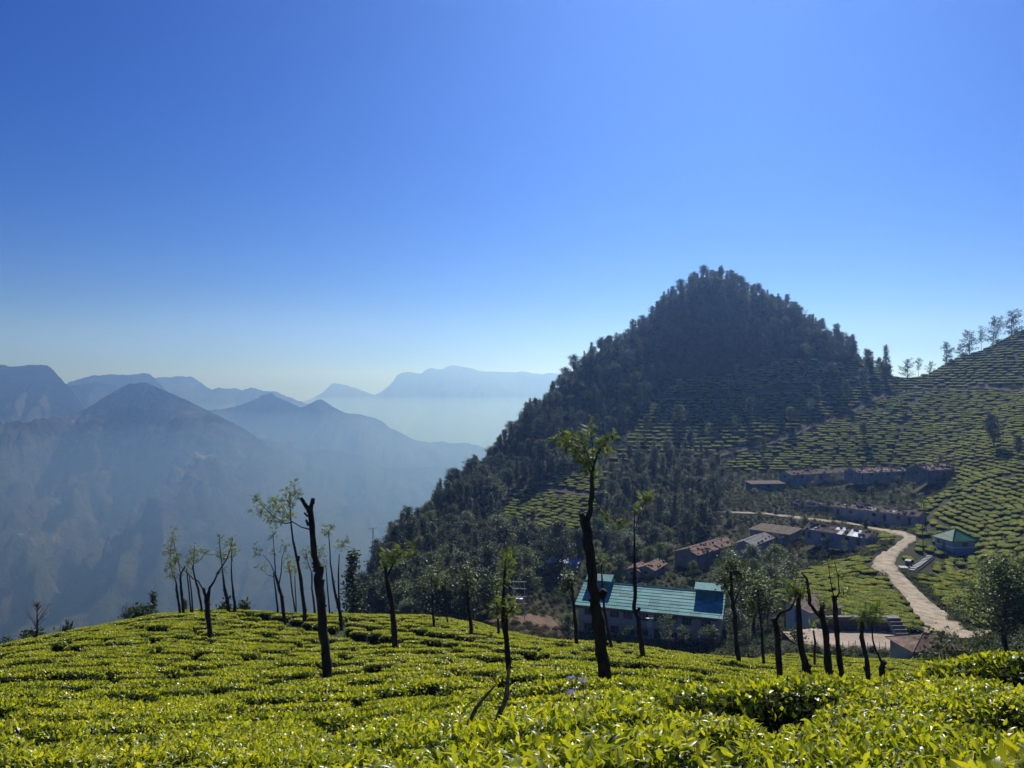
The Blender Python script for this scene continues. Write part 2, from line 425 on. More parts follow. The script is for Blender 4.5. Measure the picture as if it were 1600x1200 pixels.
mountain("mountain", "sharp hooked peak and rocky massif farthest away in the haze", 12500,
  [(380,660),(430,640),(475,629),(492,624),(505,616),(516,609),(521,602),(526,598.5),(535,600),(550,604),(565,609),(580,615),(589,617),(600,611),(612,602),(618,594),(622,587),(627,584),(640,581),(652,584),(660,584.5),(668,578),(675,574.5),(684,578),(692,578),(700,573),(706,571),(716,572),(724,574),(730,574),(742,578),(760,581),(780,580.5),(800,582),(820,580.5),(845,585),(862,582),(900,590),(1000,610),(1200,640)], 3500, M_MTN2, 27)

# valley floor sheet out to the horizon
_r = 34000
vf = link_mesh("valley_floor", mesh_np("valley_floor", [(-_r, -4000, FLOOR), (_r, -4000, FLOOR), (_r, _r, FLOOR), (-_r, _r, FLOOR)], np.array([[0, 1, 2, 3]]), M_VALLEY))
tag(vf, "deep valley plain far below the estate", kind="structure")

# ------------------------------------------------------------------ air
def haze_material(name="valley_air", density=2.4e-4):
    nt = NT(name)
    v = nt.node("ShaderNodeVolumePrincipled")
    v.inputs["Color"].default_value = (0.25, 0.47, 1.0, 1)
    v.inputs["Absorption Color"].default_value = (0.80, 0.90, 1, 1)
    v.inputs["Density"].default_value = density
    v.inputs["Anisotropy"].default_value = 0.63
    nt.link(v.outputs[0], nt.out.inputs["Volume"])
    nt.m.cycles.homogeneous_volume = True if hasattr(nt.m.cycles, "homogeneous_volume") else False
    return nt.m
HAZE_DENSITY = 2.1e-4
bm = bmesh.new()
bmesh.ops.create_cube(bm, size=1.0)
_hm = bpy.data.meshes.new("haze"); bm.to_mesh(_hm); bm.free()
haze = link_mesh("haze", _hm, haze_material("valley_air", HAZE_DENSITY), loc=(0, 15000 - 3500, (420 + FLOOR - 1) / 2), scale=(66000, 38000, 420 - FLOOR + 1))
tag(haze, "thin blue morning haze filling the valley air", kind="stuff")

# the morning mist that lies in the deep valley itself, below the estate and well away from it
_mm = _hm.copy(); _mm.materials.clear()
MIST_TOP = -185.0
mist = link_mesh("valley_mist", _mm, haze_material("valley_mist_air", 2.7e-4), loc=(-2000, 1300 + 10500, (MIST_TOP + FLOOR - 0.5) / 2), scale=(40000, 21000, MIST_TOP - FLOOR + 0.5))
tag(mist, "pale mist lying low in the deep valley between the mountains", kind="stuff")
# ------------------------------------------------------------------ placing things on the land
def hit(px, py, y0=12.0, y1=860.0, h=0.0):
    """where the line of sight through a place in the photograph meets the soil (+h)"""
    Y = np.exp(np.linspace(math.log(y0), math.log(y1), 3000))
    X = (px - 800) / F * Y
    d = (600 - py) / F * Y - (ground_z(X, Y) + h)
    k = np.nonzero(d <= 0)[0]
    if len(k) == 0: k = [int(np.argmin(np.abs(d)))]
    i = k[0]
    return Vector((X[i], Y[i], (600 - py) / F * Y[i] - h))

def in_poly(px, py, poly):
    px = np.asarray(px, float); py = np.asarray(py, float)
    c = np.zeros(px.shape, bool)
    n = len(poly)
    for i in range(n):
        x1, y1 = poly[i]; x2, y2 = poly[(i + 1) % n]
        if y1 == y2: continue
        m = ((y1 > py) != (y2 > py)) & (px < (x2 - x1) * (py - y1) / (y2 - y1) + x1)
        c ^= m
    return c

def seg_dist(X, Y, pts):
    """plan distance from points to a polyline"""
    d = np.full(np.shape(X), 1e9)
    for (a, b) in zip(pts[:-1], pts[1:]):
        ax, ay = a[0], a[1]; dx, dy = b[0] - ax, b[1] - ay
        L = dx * dx + dy * dy + 1e-9
        t = np.clip(((X - ax) * dx + (Y - ay) * dy) / L, 0, 1)
        d = np.minimum(d, np.hypot(X - ax - t * dx, Y - ay - t * dy))
    return d

def smooth_line(pts, n=8):
    """Catmull-Rom through (x, y, w)"""
    P = [np.array(p, float) for p in pts]
    P = [2 * P[0] - P[1]] + P + [2 * P[-1] - P[-2]]
    out = []
    for i in range(1, len(P) - 2):
        for t in np.linspace(0, 1, n, endpoint=False):
            a, b, c, d = P[i - 1], P[i], P[i + 1], P[i + 2]
            out.append(0.5 * ((2 * b) + (-a + c) * t + (2 * a - 5 * b + 4 * c - d) * t * t + (-a + 3 * b - 3 * c + d) * t ** 3))
    out.append(P[-2])
    return np.array(out)

def drape_strip(name, label, line, mat, lift=0.22, seed=1, flatten=0.6):
    """a road or path laid on the soil: line of (x, y, width)"""
    P = smooth_line(line, 10)
    d = np.gradient(P[:, :2], axis=0); d /= np.linalg.norm(d, axis=1)[:, None] + 1e-9
    nrm = np.stack([-d[:, 1], d[:, 0]], 1)
    cs = np.array([-0.62, -0.5, -0.36, -0.18, 0.0, 0.18, 0.36, 0.5, 0.62])
    wob = 1 + 0.16 * fbm(np.arange(len(P)) / 5.0, np.zeros(len(P)), 3, seed)
    V = np.zeros((len(P), len(cs), 3))
    for j, c in enumerate(cs):
        side = 0.45 * fbm(np.arange(len(P)) / 1.7, np.full(len(P), 5.0 if c > 0 else 1.0), 3, seed + 6) * np.sign(c) * (abs(c) > .4)
        q = P[:, :2] + nrm * (c * P[:, 2] * wob + side)[:, None]
        V[:, j, 0] = q[:, 0]; V[:, j, 1] = q[:, 1]
        V[:, j, 2] = ground_z(q[:, 0], q[:, 1])
    mid = V[:, 4, 2].copy()
    V[:, :, 2] = V[:, :, 2] * (1 - flatten) + mid[:, None] * flatten
    gz_ = ground_z(V[:, :, 0], V[:, :, 1])
    V[:, 1:-1, 2] = np.maximum(V[:, 1:-1, 2], gz_[:, 1:-1]) + lift
    V[:, 0, 2] = gz_[:, 0] - 0.3; V[:, -1, 2] = gz_[:, -1] - 0.3
    n0, n1 = V.shape[:2]
    idx = np.arange(n0 * n1).reshape(n0, n1)
    f = np.stack([idx[:-1, :-1], idx[1:, :-1], idx[1:, 1:], idx[:-1, 1:]], -1).reshape(-1, 4)
    o = link_mesh(name, mesh_np(name, V.reshape(-1, 3), f, mat, smooth=True))
    tag(o, label, kind="structure")
    return P

def dirt_material(name, a, b, c):
    nt = NT(name)
    p = nt.pos()
    f = nt.noise(p, 0.55, 7, 0.68)
    col = nt.ramp(f, [(0.3, a), (0.52, b), (0.72, c)])
    sp = nt.ramp(nt.noise(p, 6.0, 3), [(0.56, (1, 1, 1)), (0.66, (1.35, 1.33, 1.3))])
    col = nt.mix(1.0, col, sp, 'MULTIPLY')
    return nt.surf(nt.principled(col, 0.95, 0.1, nt.bump(nt.noise(p, 3.0, 6), 0.8, 0.15)))
M_DIRT = dirt_material("pale_dirt", (0.20, 0.16, 0.11), (0.40, 0.33, 0.235), (0.56, 0.48, 0.37))
M_YARD = dirt_material("beaten_earth", (0.30, 0.23, 0.17), (0.42, 0.34, 0.26), (0.5, 0.42, 0.33))
M_TRACK = dirt_material("track_soil_painted_shade", (0.04, 0.033, 0.024), (0.07, 0.06, 0.04), (0.11, 0.09, 0.06))  # soil kept dark: the shade of the cut bank is put into its colour
M_EARTH = dirt_material("red_earth", (0.08, 0.055, 0.038), (0.145, 0.10, 0.07), (0.21, 0.155, 0.115))

def line_from(pts, y0=60):
    out = []
    for (px, py, w) in pts:
        h_ = hit(px, py, y0)
        out.append((h_.x, h_.y, w))
    return out
ROAD = line_from([(1512, 1000, 9.5), (1472, 978, 6.5), (1440, 945, 3.8), (1412, 915, 3.4), (1388, 893, 3.9), (1381, 879, 3.9), (1392, 864, 3.2)], 85)
ROAD_UP = line_from([(1392, 866, 3.0), (1408, 853, 2.6), (1422, 841, 2.6), (1398, 832, 3.0), (1350, 823, 3.0), (1300, 816, 3.2), (1255, 811, 3.0), (1215, 806, 2.4), (1170, 803, 1.8), (1120, 801, 2.2)], 120)
YARD = line_from([(1236, 1003, 7.5), (1280, 1000, 8.0), (1330, 1001, 8.0), (1380, 1003, 8.0), (1424, 1004, 7.5)], 85)
TRACK = line_from([(1085, 722, 4.0), (1160, 703, 4.5), (1230, 683, 4.5), (1290, 660, 4.5), (1340, 640, 4.5), (1395, 615, 4.5), (1460, 608, 4.5), (1530, 606, 4.5), (1640, 604, 4.5)], 200)
TRACK_L = line_from([(760, 764, 3.0), (830, 762, 3.0), (890, 770, 3.2), (950, 784, 3.2), (1010, 800, 3.2), (1060, 803, 3.0), (1120, 801, 3.0)], 180)
EARTH = line_from([(742, 975, 2.5), (765, 973, 4.0), (790, 971, 3.5), (825, 970, 3.0), (860, 972, 4.0), (890, 978, 4.0)], 95)
TERRACE = line_from([(1010, 620, 2.0), (1100, 618, 2.2), (1200, 612, 2.2), (1300, 606, 2.2), (1390, 600, 2.0)], 250)
drape_strip("dirt_road", "pale dirt road climbing past the tea patch below the hut", ROAD, M_DIRT, 0.30, 3)
drape_strip("dirt_road", "upper stretch of dirt road passing the row houses", ROAD_UP, M_DIRT, 0.26, 5)
drape_strip("yard", "beaten earth yard below the tea patch", YARD, M_YARD, 0.25, 7, 0.9)
drape_strip("hill_track", "dark track cut across the tea terraces", TRACK, M_TRACK, 0.1, 9, 0.8)
drape_strip("hill_track", "narrow track along the foot of the conical hill", TRACK_L, M_TRACK, 0.1, 11, 0.8)
drape_strip("earth_bank", "bare red earth beside the transformer structure", EARTH, M_EARTH, 0.2, 13, 0.3)
drape_strip("terrace_path", "thin path between tea terraces on the conical hill", TERRACE, M_TRACK, 0.1, 15, 0.8)
PATH_UP = line_from([(1432, 622, 1.2), (1414, 655, 1.2), (1404, 690, 1.2), (1392, 722, 1.2)], 240)
PATH_UP2 = line_from([(1600, 742, 1.2), (1540, 752, 1.2), (1480, 782, 1.2), (1445, 815, 1.2)], 150)
# foot path trench through the near tea field (nothing is planted on it)
PATH_NEAR = [(p.x, p.y, 1) for p in (hit(*q, y0=10, h=0.5) for q in ((330, 953), (420, 968), (480, 982), (560, 1000), (620, 1008), (700, 1014), (790, 1024), (860, 1036), (940, 1045), (1010, 1052), (1100, 1062)))]
PATH_NEAR2 = [(p.x, p.y, 1) for p in (hit(*q, y0=10, h=0.5) for q in ((520, 975), (570, 985), (640, 992), (720, 1004), (770, 1008)))]

# ------------------------------------------------------------------ building materials
M_RUST = simple_material("rusty_sheet", (0.11, 0.066, 0.048), (0.36, 0.24, 0.18), 0.9, 0.9, 0.08, 0.3, stretch=(1, 1, 1))
M_GREYSHEET = simple_material("weathered_grey_sheet", (0.12, 0.117, 0.112), (0.32, 0.31, 0.30), 0.7, 0.85, 0.1, 0.2, stretch=(1, 1, 1))
M_DARKSHEET = simple_material("dark_sheet", (0.075, 0.06, 0.048), (0.23, 0.18, 0.15), 0.7, 0.92, 0.06, 0.2)
M_WHITESHEET = simple_material("white_plastic_sheet", (0.38, 0.39, 0.41), (0.62, 0.63, 0.65), 0.8, 0.6, 0.2, 0.2)
M_BLUESHEET = simple_material("blue_tarpaulin", (0.02, 0.06, 0.35), (0.03, 0.09, 0.5), 1.5, 0.4, 0.5, 0.2)
M_WALL = simple_material("limewashed_wall", (0.28, 0.26, 0.235), (0.48, 0.46, 0.43), 0.5, 0.9, 0.1, 0.15)
M_WALLGREY = simple_material("grey_rendered_wall", (0.14, 0.135, 0.13), (0.27, 0.26, 0.25), 0.5, 0.9, 0.1, 0.15)
M_CREAM = simple_material("cream_painted_wall", (0.58, 0.52, 0.43), (0.70, 0.63, 0.53), 0.4, 0.85, 0.2, 0.1)
M_PLINTH = simple_material("dark_blue_plinth_paint", (0.045, 0.04, 0.09), (0.07, 0.06, 0.12), 0.6, 0.8, 0.2, 0.1)
M_BLUEWALL = simple_material("pale_blue_wall", (0.30, 0.38, 0.52), (0.42, 0.50, 0.64), 0.8, 0.85, 0.2, 0.1)
M_BLUEDOOR = simple_material("blue_door_paint", (0.10, 0.2, 0.42), (0.16, 0.28, 0.5), 2.0, 0.6, 0.3, 0.1)
M_WOOD = simple_material("brown_timber", (0.07, 0.045, 0.03), (0.15, 0.10, 0.065), 3.0, 0.8, 0.2, 0.3, stretch=(1, 1, 0.2))
M_YELLOWDOOR = simple_material("ochre_door", (0.28, 0.2, 0.07), (0.4, 0.29, 0.1), 2.0, 0.7, 0.3, 0.1)
M_CONC = simple_material("concrete", (0.16, 0.155, 0.145), (0.32, 0.31, 0.29), 1.6, 0.9, 0.15, 0.3)
M_STEPS = simple_material("whitewashed_step", (0.35, 0.34, 0.32), (0.55, 0.54, 0.52), 2.0, 0.85, 0.2, 0.1)
M_STONE = simple_material("dark_stone_wall", (0.06, 0.055, 0.05), (0.17, 0.155, 0.14), 1.2, 0.95, 0.1, 0.8, bdist=0.1)
M_GALV = simple_material("galvanised_steel", (0.5, 0.51, 0.52), (0.7, 0.71, 0.72), 3.0, 0.45, 0.5, 0.05)
M_PORC = simple_material("brown_porcelain", (0.12, 0.05, 0.03), (0.2, 0.09, 0.05), 4.0, 0.25, 0.5, 0)
M_WHITE = simple_material("white_enamel", (0.75, 0.75, 0.74), (0.85, 0.85, 0.84), 3.0, 0.35, 0.5, 0)
M_POLE = simple_material("old_timber_pole", (0.05, 0.042, 0.035), (0.10, 0.085, 0.07), 3.0, 0.9, 0.1, 0.3)
def glass_dark():
    nt = NT("dark_window_glass")
    f = nt.noise(nt.coord(), 1.5, 2)
    c = nt.ramp(f, [(0.3, (0.015, 0.02, 0.028)), (0.7, (0.03, 0.04, 0.05))])
    return nt.surf(nt.principled(c, 0.08, 0.6))
M_GLASS = glass_dark()
def sheet_material(name, a, b, c):
    """painted corrugated sheet: faded streaks running down the slope, ribs as fine relief"""
    nt = NT(name)
    co = nt.coord()
    f = nt.noise(nt.mapping(co, (1.4, 0.6, 1)), 1.1, 6, 0.65)
    g = nt.math('ADD', nt.math('MULTIPLY', f, 0.75), nt.math('MULTIPLY', nt.rand(), 0.30))
    col = nt.ramp(g, [(0.36, a), (0.55, b), (0.78, c)])
    wv = nt.node("ShaderNodeTexWave", wave_type='BANDS', bands_direction='X')
    wv.inputs["Scale"].default_value = 2.6
    nt.link(co, wv.inputs["Vector"])
    return nt.surf(nt.principled(col, 0.62, 0.15, nt.bump(wv.outputs["Fac"], 0.5, 0.02)))
M_TEAL = sheet_material("teal_painted_sheet", (0.025, 0.20, 0.20), (0.06, 0.33, 0.315), (0.15, 0.43, 0.40))
M_GREENROOF = sheet_material("green_painted_sheet", (0.012, 0.11, 0.06), (0.02, 0.18, 0.095), (0.035, 0.23, 0.13))

# ------------------------------------------------------------------ building helpers
class MB:
    """collects boxes, bars and polygons into one mesh"""
    def __init__(self): self.v = []; self.f = []
    def poly(self, pts):
        b = len(self.v); self.v += [tuple(p) for p in pts]; self.f.append(tuple(range(b, b + len(pts)))); return self
    def box(self, x0, x1, y0, y1, z0, z1):
        b = len(self.v)
        self.v += [(x0, y0, z0), (x1, y0, z0), (x1, y1, z0), (x0, y1, z0), (x0, y0, z1), (x1, y0, z1), (x1, y1, z1), (x0, y1, z1)]
        self.f += [tuple(b + i for i in q) for q in ((0, 3, 2, 1), (4, 5, 6, 7), (0, 1, 5, 4), (1, 2, 6, 5), (2, 3, 7, 6), (3, 0, 4, 7))]
        return self
    def prism(self, poly, axis_pts):
        """poly: list of 3-D points (one end); axis_pts: offset vector to the other end"""
        b = len(self.v); n = len(poly); o = Vector(axis_pts)
        self.v += [tuple(p) for p in poly] + [tuple(Vector(p) + o) for p in poly]
        self.f.append(tuple(range(b, b + n))[::-1]); self.f.append(tuple(range(b + n, b + 2 * n)))
        for i in range(n):
            j = (i + 1) % n
            self.f.append((b + i, b + j, b + n + j, b + n + i))
        return self
    def bar(self, a, c, r=0.05, n=6, r2=None):
        a = Vector(a); c = Vector(c); d = (c - a).normalized()
        u = d.orthogonal().normalized(); w = d.cross(u)
        b = len(self.v); r2 = r if r2 is None else r2
        for p, rr in ((a, r), (c, r2)):
            for i in range(n):
                t = 2 * math.pi * i / n
                self.v.append(tuple(p + (u * math.cos(t) + w * math.sin(t)) * rr))
        for i in range(n):
            j = (i + 1) % n
            self.f.append((b + i, b + j, b + n + j, b + n + i))
        self.f.append(tuple(b + i for i in range(n))[::-1]); self.f.append(tuple(b + n + i for i in range(n)))
        return self
    def mesh(self, name, mat):
        me = bpy.data.meshes.new(name); me.from_pydata(self.v, [], self.f); me.materials.append(mat)
        me.update()
        bm = bmesh.new(); bm.from_mesh(me); bmesh.ops.recalc_face_normals(bm, faces=bm.faces[:]); bm.to_mesh(me); bm.free()
        return me
    def build(self, name, mat, parent=None, loc=None, rot=None):
        return link_mesh(name, self.mesh(name, mat), None, parent, loc, rot)

def part_copy(o, parent, loc=None, rot=None, scale=None):
    c = o.copy(); COL.objects.link(c); c.parent = parent
    if loc is not None: c.location = loc
    if rot is not None: c.rotation_euler = rot
    if scale is not None: c.scale = scale
    return c

def window(parent, x, y, z, w, h, face=-1, frame_mat=None, panes=2, along='x'):
    """window on a wall whose outside points along face*y (or face*x): frame with panes behind it"""
    fm = MB(); t = 0.07
    def bx(m, a0, a1, d0, d1, z0, z1):
        if along == 'x': m.box(a0, a1, min(d0, d1), max(d0, d1), z0, z1)
        else: m.box(min(d0, d1), max(d0, d1), a0, a1, z0, z1)
    d0, d1 = -0.02 * face, 0.07 * face
    bx(fm, -w / 2, w / 2, d0, d1, -h / 2, -h / 2 + t); bx(fm, -w / 2, w / 2, d0, d1, h / 2 - t, h / 2)
    for i in range(panes + 1):
        a = -w / 2 + (w - t) * i / panes
        bx(fm, a, a + t, d0, d1, -h / 2 + t, h / 2 - t)
    o = fm.build("window", frame_mat or M_WOOD, parent, loc=(x, y, z))
    for i in range(panes):
        a0 = -w / 2 + (w - t) * i / panes + t; a1 = -w / 2 + (w - t) * (i + 1) / panes
        p = MB(); bx(p, a0, a1, -0.02 * face, 0.035 * face, -h / 2 + t, h / 2 - t)
        p.build("pane", M_GLASS, o)
    return o

def door(parent, x, y, z0, w, h, face=-1, mat=None, along='x'):
    m = MB()
    if along == 'x': m.box(-w / 2, w / 2, min(-0.02 * face, 0.05 * face), max(-0.02 * face, 0.05 * face), 0, h)
    else: m.box(min(-0.02 * face, 0.05 * face), max(-0.02 * face, 0.05 * face), -w / 2, w / 2, 0, h)
    return m.build("door", mat or M_BLUEDOOR, parent, loc=(x, y, z0))

def house(name, label, C, Lp, width, wall_h, rise, roof_mat, wall_mat=None, damaged=0.0, roof='gable', sheet_w=2.0, seed=0,
          y0=150, drop=1.8, group=None, doors=M_BLUEDOOR, white_patch=None, base_dz=0.0, openings=True):
    """C: nearest ground corner, Lp: far end of the long front; the house's own x runs along the front, y goes back"""
    rr = random.Random(seed); rise *= 0.66
    c = hit(C[0], C[1], y0); l = hit(Lp[0], Lp[1], y0)
    dx, dy = l.x - c.x, l.y - c.y
    length = math.hypot(dx, dy); yaw = math.atan2(dy, dx)
    # put the house behind its front line as seen from the camera
    back = Vector((-math.sin(yaw), math.cos(yaw)))
    mid = Vector(((c.x + l.x) / 2, (c.y + l.y) / 2))
    flip = back.dot(mid) < 0
    z = max(c.z, l.z) + base_dz
    root = empty(name, (c.x, c.y, z), yaw)
    s = -1 if flip else 1
    W = width
    wall_mat = wall_mat or M_WALL
    def yy(a): return s * a
    wm = MB()
    y_a, y_b = sorted((yy(0), yy(W)))
    wm.box(0, length, y_a, y_b, -drop, wall_h)
    if roof == 'gable':
        for x0, x1 in ((0, 0.22), (length - 0.22, length)):
            wm.prism([(x0, yy(0), wall_h), (x0, yy(W), wall_h), (x0, yy(W / 2), wall_h + rise)], (x1 - x0, 0, 0))
    wm.build("wall", wall_mat, root)
    rf = empty("roof"); rf.parent = root
    ov = 0.45
    if roof == 'gable':
        sl = math.hypot(W / 2 + ov, rise * (W / 2 + ov) / (W / 2))
        ang = math.atan2(rise, W / 2)
        n = max(3, int(round((length + 2 * ov) / sheet_w))); sw = (length + 2 * ov) / n
        rows = 2
        sm = MB()
        k = 6
        for i in range(k):          # corrugated sheet with real ribs
            x0 = sw * i / k; x1 = sw * (i + 1) / k
            z0 = 0.03 if i % 2 else 0.0; z1 = 0.0 if i % 2 else 0.03
            sm.poly([(x0, 0, z0), (x1, 0, z1), (x1, sl / rows + 0.12, z1), (x0, sl / rows + 0.12, z0)])
        sme = None
        mats = {}
        for side in (0, 1):
            for r_ in range(rows):
                for i in range(n):
                    if rr.random() < damaged * 0.5: continue
                    mt = roof_mat
                    if white_patch and side == 0 and white_patch[0] <= i / n < white_patch[1] and rr.random() < 0.82: mt = M_WHITESHEET
                    if white_patch and side == 0 and abs(i / n - white_patch[1] + 0.06) < 0.04 and r_ == 0: mt = M_BLUESHEET
                    key = mt.name
                    if key not in mats: mats[key] = sm.mesh("roof_sheet", mt)
                    o = link_mesh("roof_sheet", mats[key], None, rf)
                    a = ang if side == 0 else -ang
                    tilt = (rr.random() - 0.5) * (0.03 + 0.14 * damaged)
                    yst = -ov + r_ * (W / 2 + ov) / rows if side == 0 else W + ov - r_ * (W / 2 + ov) / rows
                    zst = wall_h + rise * (-ov + r_ * (W / 2 + ov) / rows) / (W / 2) + 0.05 * (1 + 0.6 * r_) + 0.02 * rr.random()
                    if side == 0:
                        o.location = (-ov + i * sw, yy(yst), zst)
                        o.rotation_euler = (ang * s + tilt, 0, 0) if s > 0 else (ang - math.pi + tilt, 0, 0)
                        if s < 0:
                            o.rotation_euler = (-ang, 0, 0); o.scale = (1, -1, 1)
                    else:
                        o.location = (-ov + i * sw, yy(yst), zst)
                        if s > 0:
                            o.rotation_euler = (-ang + tilt, 0, 0); o.scale = (1, -1, 1)
                        else:
                            o.rotation_euler = (ang + tilt, 0, 0)
        rg = MB().prism([(-ov, yy(W / 2 - 0.25), wall_h + rise + 0.08), (-ov, yy(W / 2), wall_h + rise + 0.22), (-ov, yy(W / 2 + 0.25), wall_h + rise + 0.08), (-ov, yy(W / 2), wall_h + rise + 0.16)], (length + 2 * ov, 0, 0))
        rg.build("ridge_cap", roof_mat, rf)
        raf = max(3, int(length / 3))
        rm = MB()
        for i in range(raf + 1):
            x = 0.3 + (length - 0.7) * i / raf
            m_ = MB()
            m_.bar((x, yy(-0.3), wall_h - 0.12), (x, yy(W / 2), wall_h + rise - 0.1), 0.07, 4)
            m_.bar((x, yy(W / 2), wall_h + rise - 0.1), (x, yy(W + 0.3), wall_h - 0.12), 0.07, 4)
            m_.build("rafter", M_WOOD, rf)
        # weights laid on the sheets
        for i in range(int(length * (0.5 + 2.0 * damaged))):
            a = rr.random() * (W / 2); x = rr.random() * length
            q = 0.18 + 0.22 * rr.random()
            st = MB().box(-q, q, -q * 0.7, q * 0.7, 0, q * 0.9)
            st.build("roof_stone", M_STONE, rf, (x, yy(a), wall_h + rise * a / (W / 2) + 0.10), (ang * s, 0, rr.random()))
    elif roof == 'flat':
        n = max(3, int(round(length / sheet_w))); sw = (length + 2 * ov) / n
        a = math.atan2(rise, W)
        me = MB().box(0, sw - 0.03, -ov, math.hypot(W, rise) + ov, 0.0, 0.06).mesh("roof_sheet", roof_mat)
        for i in range(n):
            o = link_mesh("roof_sheet", me, None, rf, (-ov + i * sw, 0, wall_h + 0.12 + 0.03 * (i % 2)), (a, 0, 0) if s > 0 else (-a, 0, 0))
            if s < 0: o.scale = (1, -1, 1)
        for x0, x1 in ((0, 0.2), (length - 0.2, length)):
            MB().prism([(x0, yy(0), wall_h), (x0, yy(W), wall_h), (x0, yy(W), wall_h + rise)], (x1 - x0, 0, 0)).build("gable", wall_mat, root)
        MB().box(0, length, min(yy(W - 0.2), yy(W)), max(yy(W - 0.2), yy(W)), wall_h, wall_h + rise).build("parapet", wall_mat, root)
    if openings:
        step = 3.4; k = int(length / step)
        for i in range(k):
            x = (i + 0.5) * length / k
            if i % 2 == 0: door(root, x - 0.5, yy(0), 0.0, 0.95, min(1.95, wall_h - 0.25), -s, doors if rr.random() < 0.6 else M_WOOD)
            else: window(root, x, yy(0), wall_h * 0.58, 1.1, 0.9, -s, M_WOOD, 2)
        window(root, 0, yy(W * 0.5), wall_h * 0.6, 0.9, 0.8, -1, M_WOOD, 2, along='y')
    tag(root, label, "house", group)
    root["footprint"] = [0.0, length, float(min(yy(0), yy(W))), float(max(yy(0), yy(W)))]
    return root, (c.x, c.y, length, yaw, s, W)

FOOT = []   # plan outlines kept clear of plants
def keep_clear(info, m=1.0):
    x, y, L, yaw, s, W = info
    FOOT.append((x, y, L, yaw, s, W, m))
def clear_of_buildings(X, Y):
    ok = np.ones(np.shape(X), bool)
    for (x, y, L, yaw, s, W, m) in FOOT:
        dx, dy = X - x, Y - y
        a = dx * math.cos(yaw) + dy * math.sin(yaw); b = (-dx * math.sin(yaw) + dy * math.cos(yaw)) * s
        ok &= ~((a > -m) & (a < L + m) & (b > -m - 0.4) & (b < W + m))
    return ok

# ------------------------------------------------------------------ estate row houses
HOUSES = [
 ("estate_house", "long low house with rusty brown roof just above the teal roofed building", (1090, 892), (1150, 862), 7.0, 2.5, 1.7, M_RUST, M_WALLGREY, 0.25, 'gable', 1),
 ("estate_house", "small house with grey streaked metal roof beside the rusty long house", (1177, 875), (1208, 856), 5.2, 3.0, 1.5, M_GREYSHEET, M_WALL, 0.05, 'gable', 2),
 ("estate_shed", "wide dark flat roofed shed behind the grey metal roofed house", (1172, 846), (1233, 850), 8.0, 2.6, 0.9, M_DARKSHEET, M_WALLGREY, 0.0, 'flat', 3),
 ("estate_house", "house with white plastic sheets patching its dark roof beside the road", (1258, 858), (1354, 855), 6.5, 2.5, 1.9, M_DARKSHEET, M_WALL, 0.35, 'gable', 4),
 ("estate_house", "long derelict row house with broken roof above the dirt road", (1303, 809), (1434, 821), 7.0, 2.7, 1.8, M_DARKSHEET, M_WALL, 0.7, 'gable', 5),
 ("estate_house", "dim long row house with brown roof highest up beside the tea slope", (1237, 760), (1330, 747), 7.0, 2.7, 1.7, M_DARKSHEET, M_WALL, 0.15, 'gable', 6),
 ("estate_house", "row house with patchy rust roof and wide gable, between two other row houses", (1343, 766), (1418, 746), 8.0, 2.7, 1.8, M_RUST, M_WALL, 0.6, 'gable', 7),
 ("estate_house", "row house with broken rust roof at the edge of the tea slope", (1450, 768), (1492, 744), 8.5, 2.8, 2.2, M_RUST, M_WALLGREY, 0.6, 'gable', 8),
 ("estate_house", "little house with red brown roof directly behind the teal roof", (1022, 905), (1040, 893), 4.5, 2.2, 1.3, M_RUST, M_WALLGREY, 0.1, 'gable', 9),
 ("estate_house", "tiny house with pink brown roof beside a bare trunk", (1000, 905), (1013, 896), 4.0, 2.0, 1.1, M_RUST, M_WALLGREY, 0.1, 'gable', 10),
 ("estate_shed", "shed with pale sheet roof in the shade of trees beside a blue tarpaulin", (858, 893), (880, 891), 4.0, 2.2, 0.6, M_WHITESHEET, M_WALLGREY, 0.0, 'flat', 11),
 ("estate_shed", "shed under a bright blue tarpaulin in the dark trees", (882, 892), (902, 893), 4.0, 2.0, 0.6, M_BLUESHEET, M_WALLGREY, 0.0, 'flat', 12),
 ("estate_shed", "low ruined shed at the dark end of the top house row", (1175, 768), (1226, 765), 6.0, 2.2, 0.5, M_DARKSHEET, M_WALLGREY, 0.0, 'flat', 13),
 ("estate_shed", "small shed with pale wall and dark roof at the end of the yard", (1228, 985), (1268, 985), 5.0, 2.6, 0.7, M_DARKSHEET, M_CREAM, 0.0, 'flat', 14),
]
for (nm, lb, C_, L_, w_, wh, ri, rm_, wm_, dmg, rk, sd) in HOUSES:
    y0 = 95 if sd == 14 else 150
    _o, _info = house(nm, lb, C_, L_, w_, wh, ri, rm_, wm_, dmg, rk, seed=sd, y0=y0, white_patch=(0.42, 0.86) if sd == 4 else None,
                      sheet_w=1.4 if sd in (1, 4, 5, 7, 8) else 2.0)
    keep_clear(_info, 1.2)
    print("HOUSE", sd, "len %.1f yaw %.0f Y %.0f z %.1f s %d" % (_info[2], math.degrees(_info[3]), _info[1], _o.location.z, _info[4]))

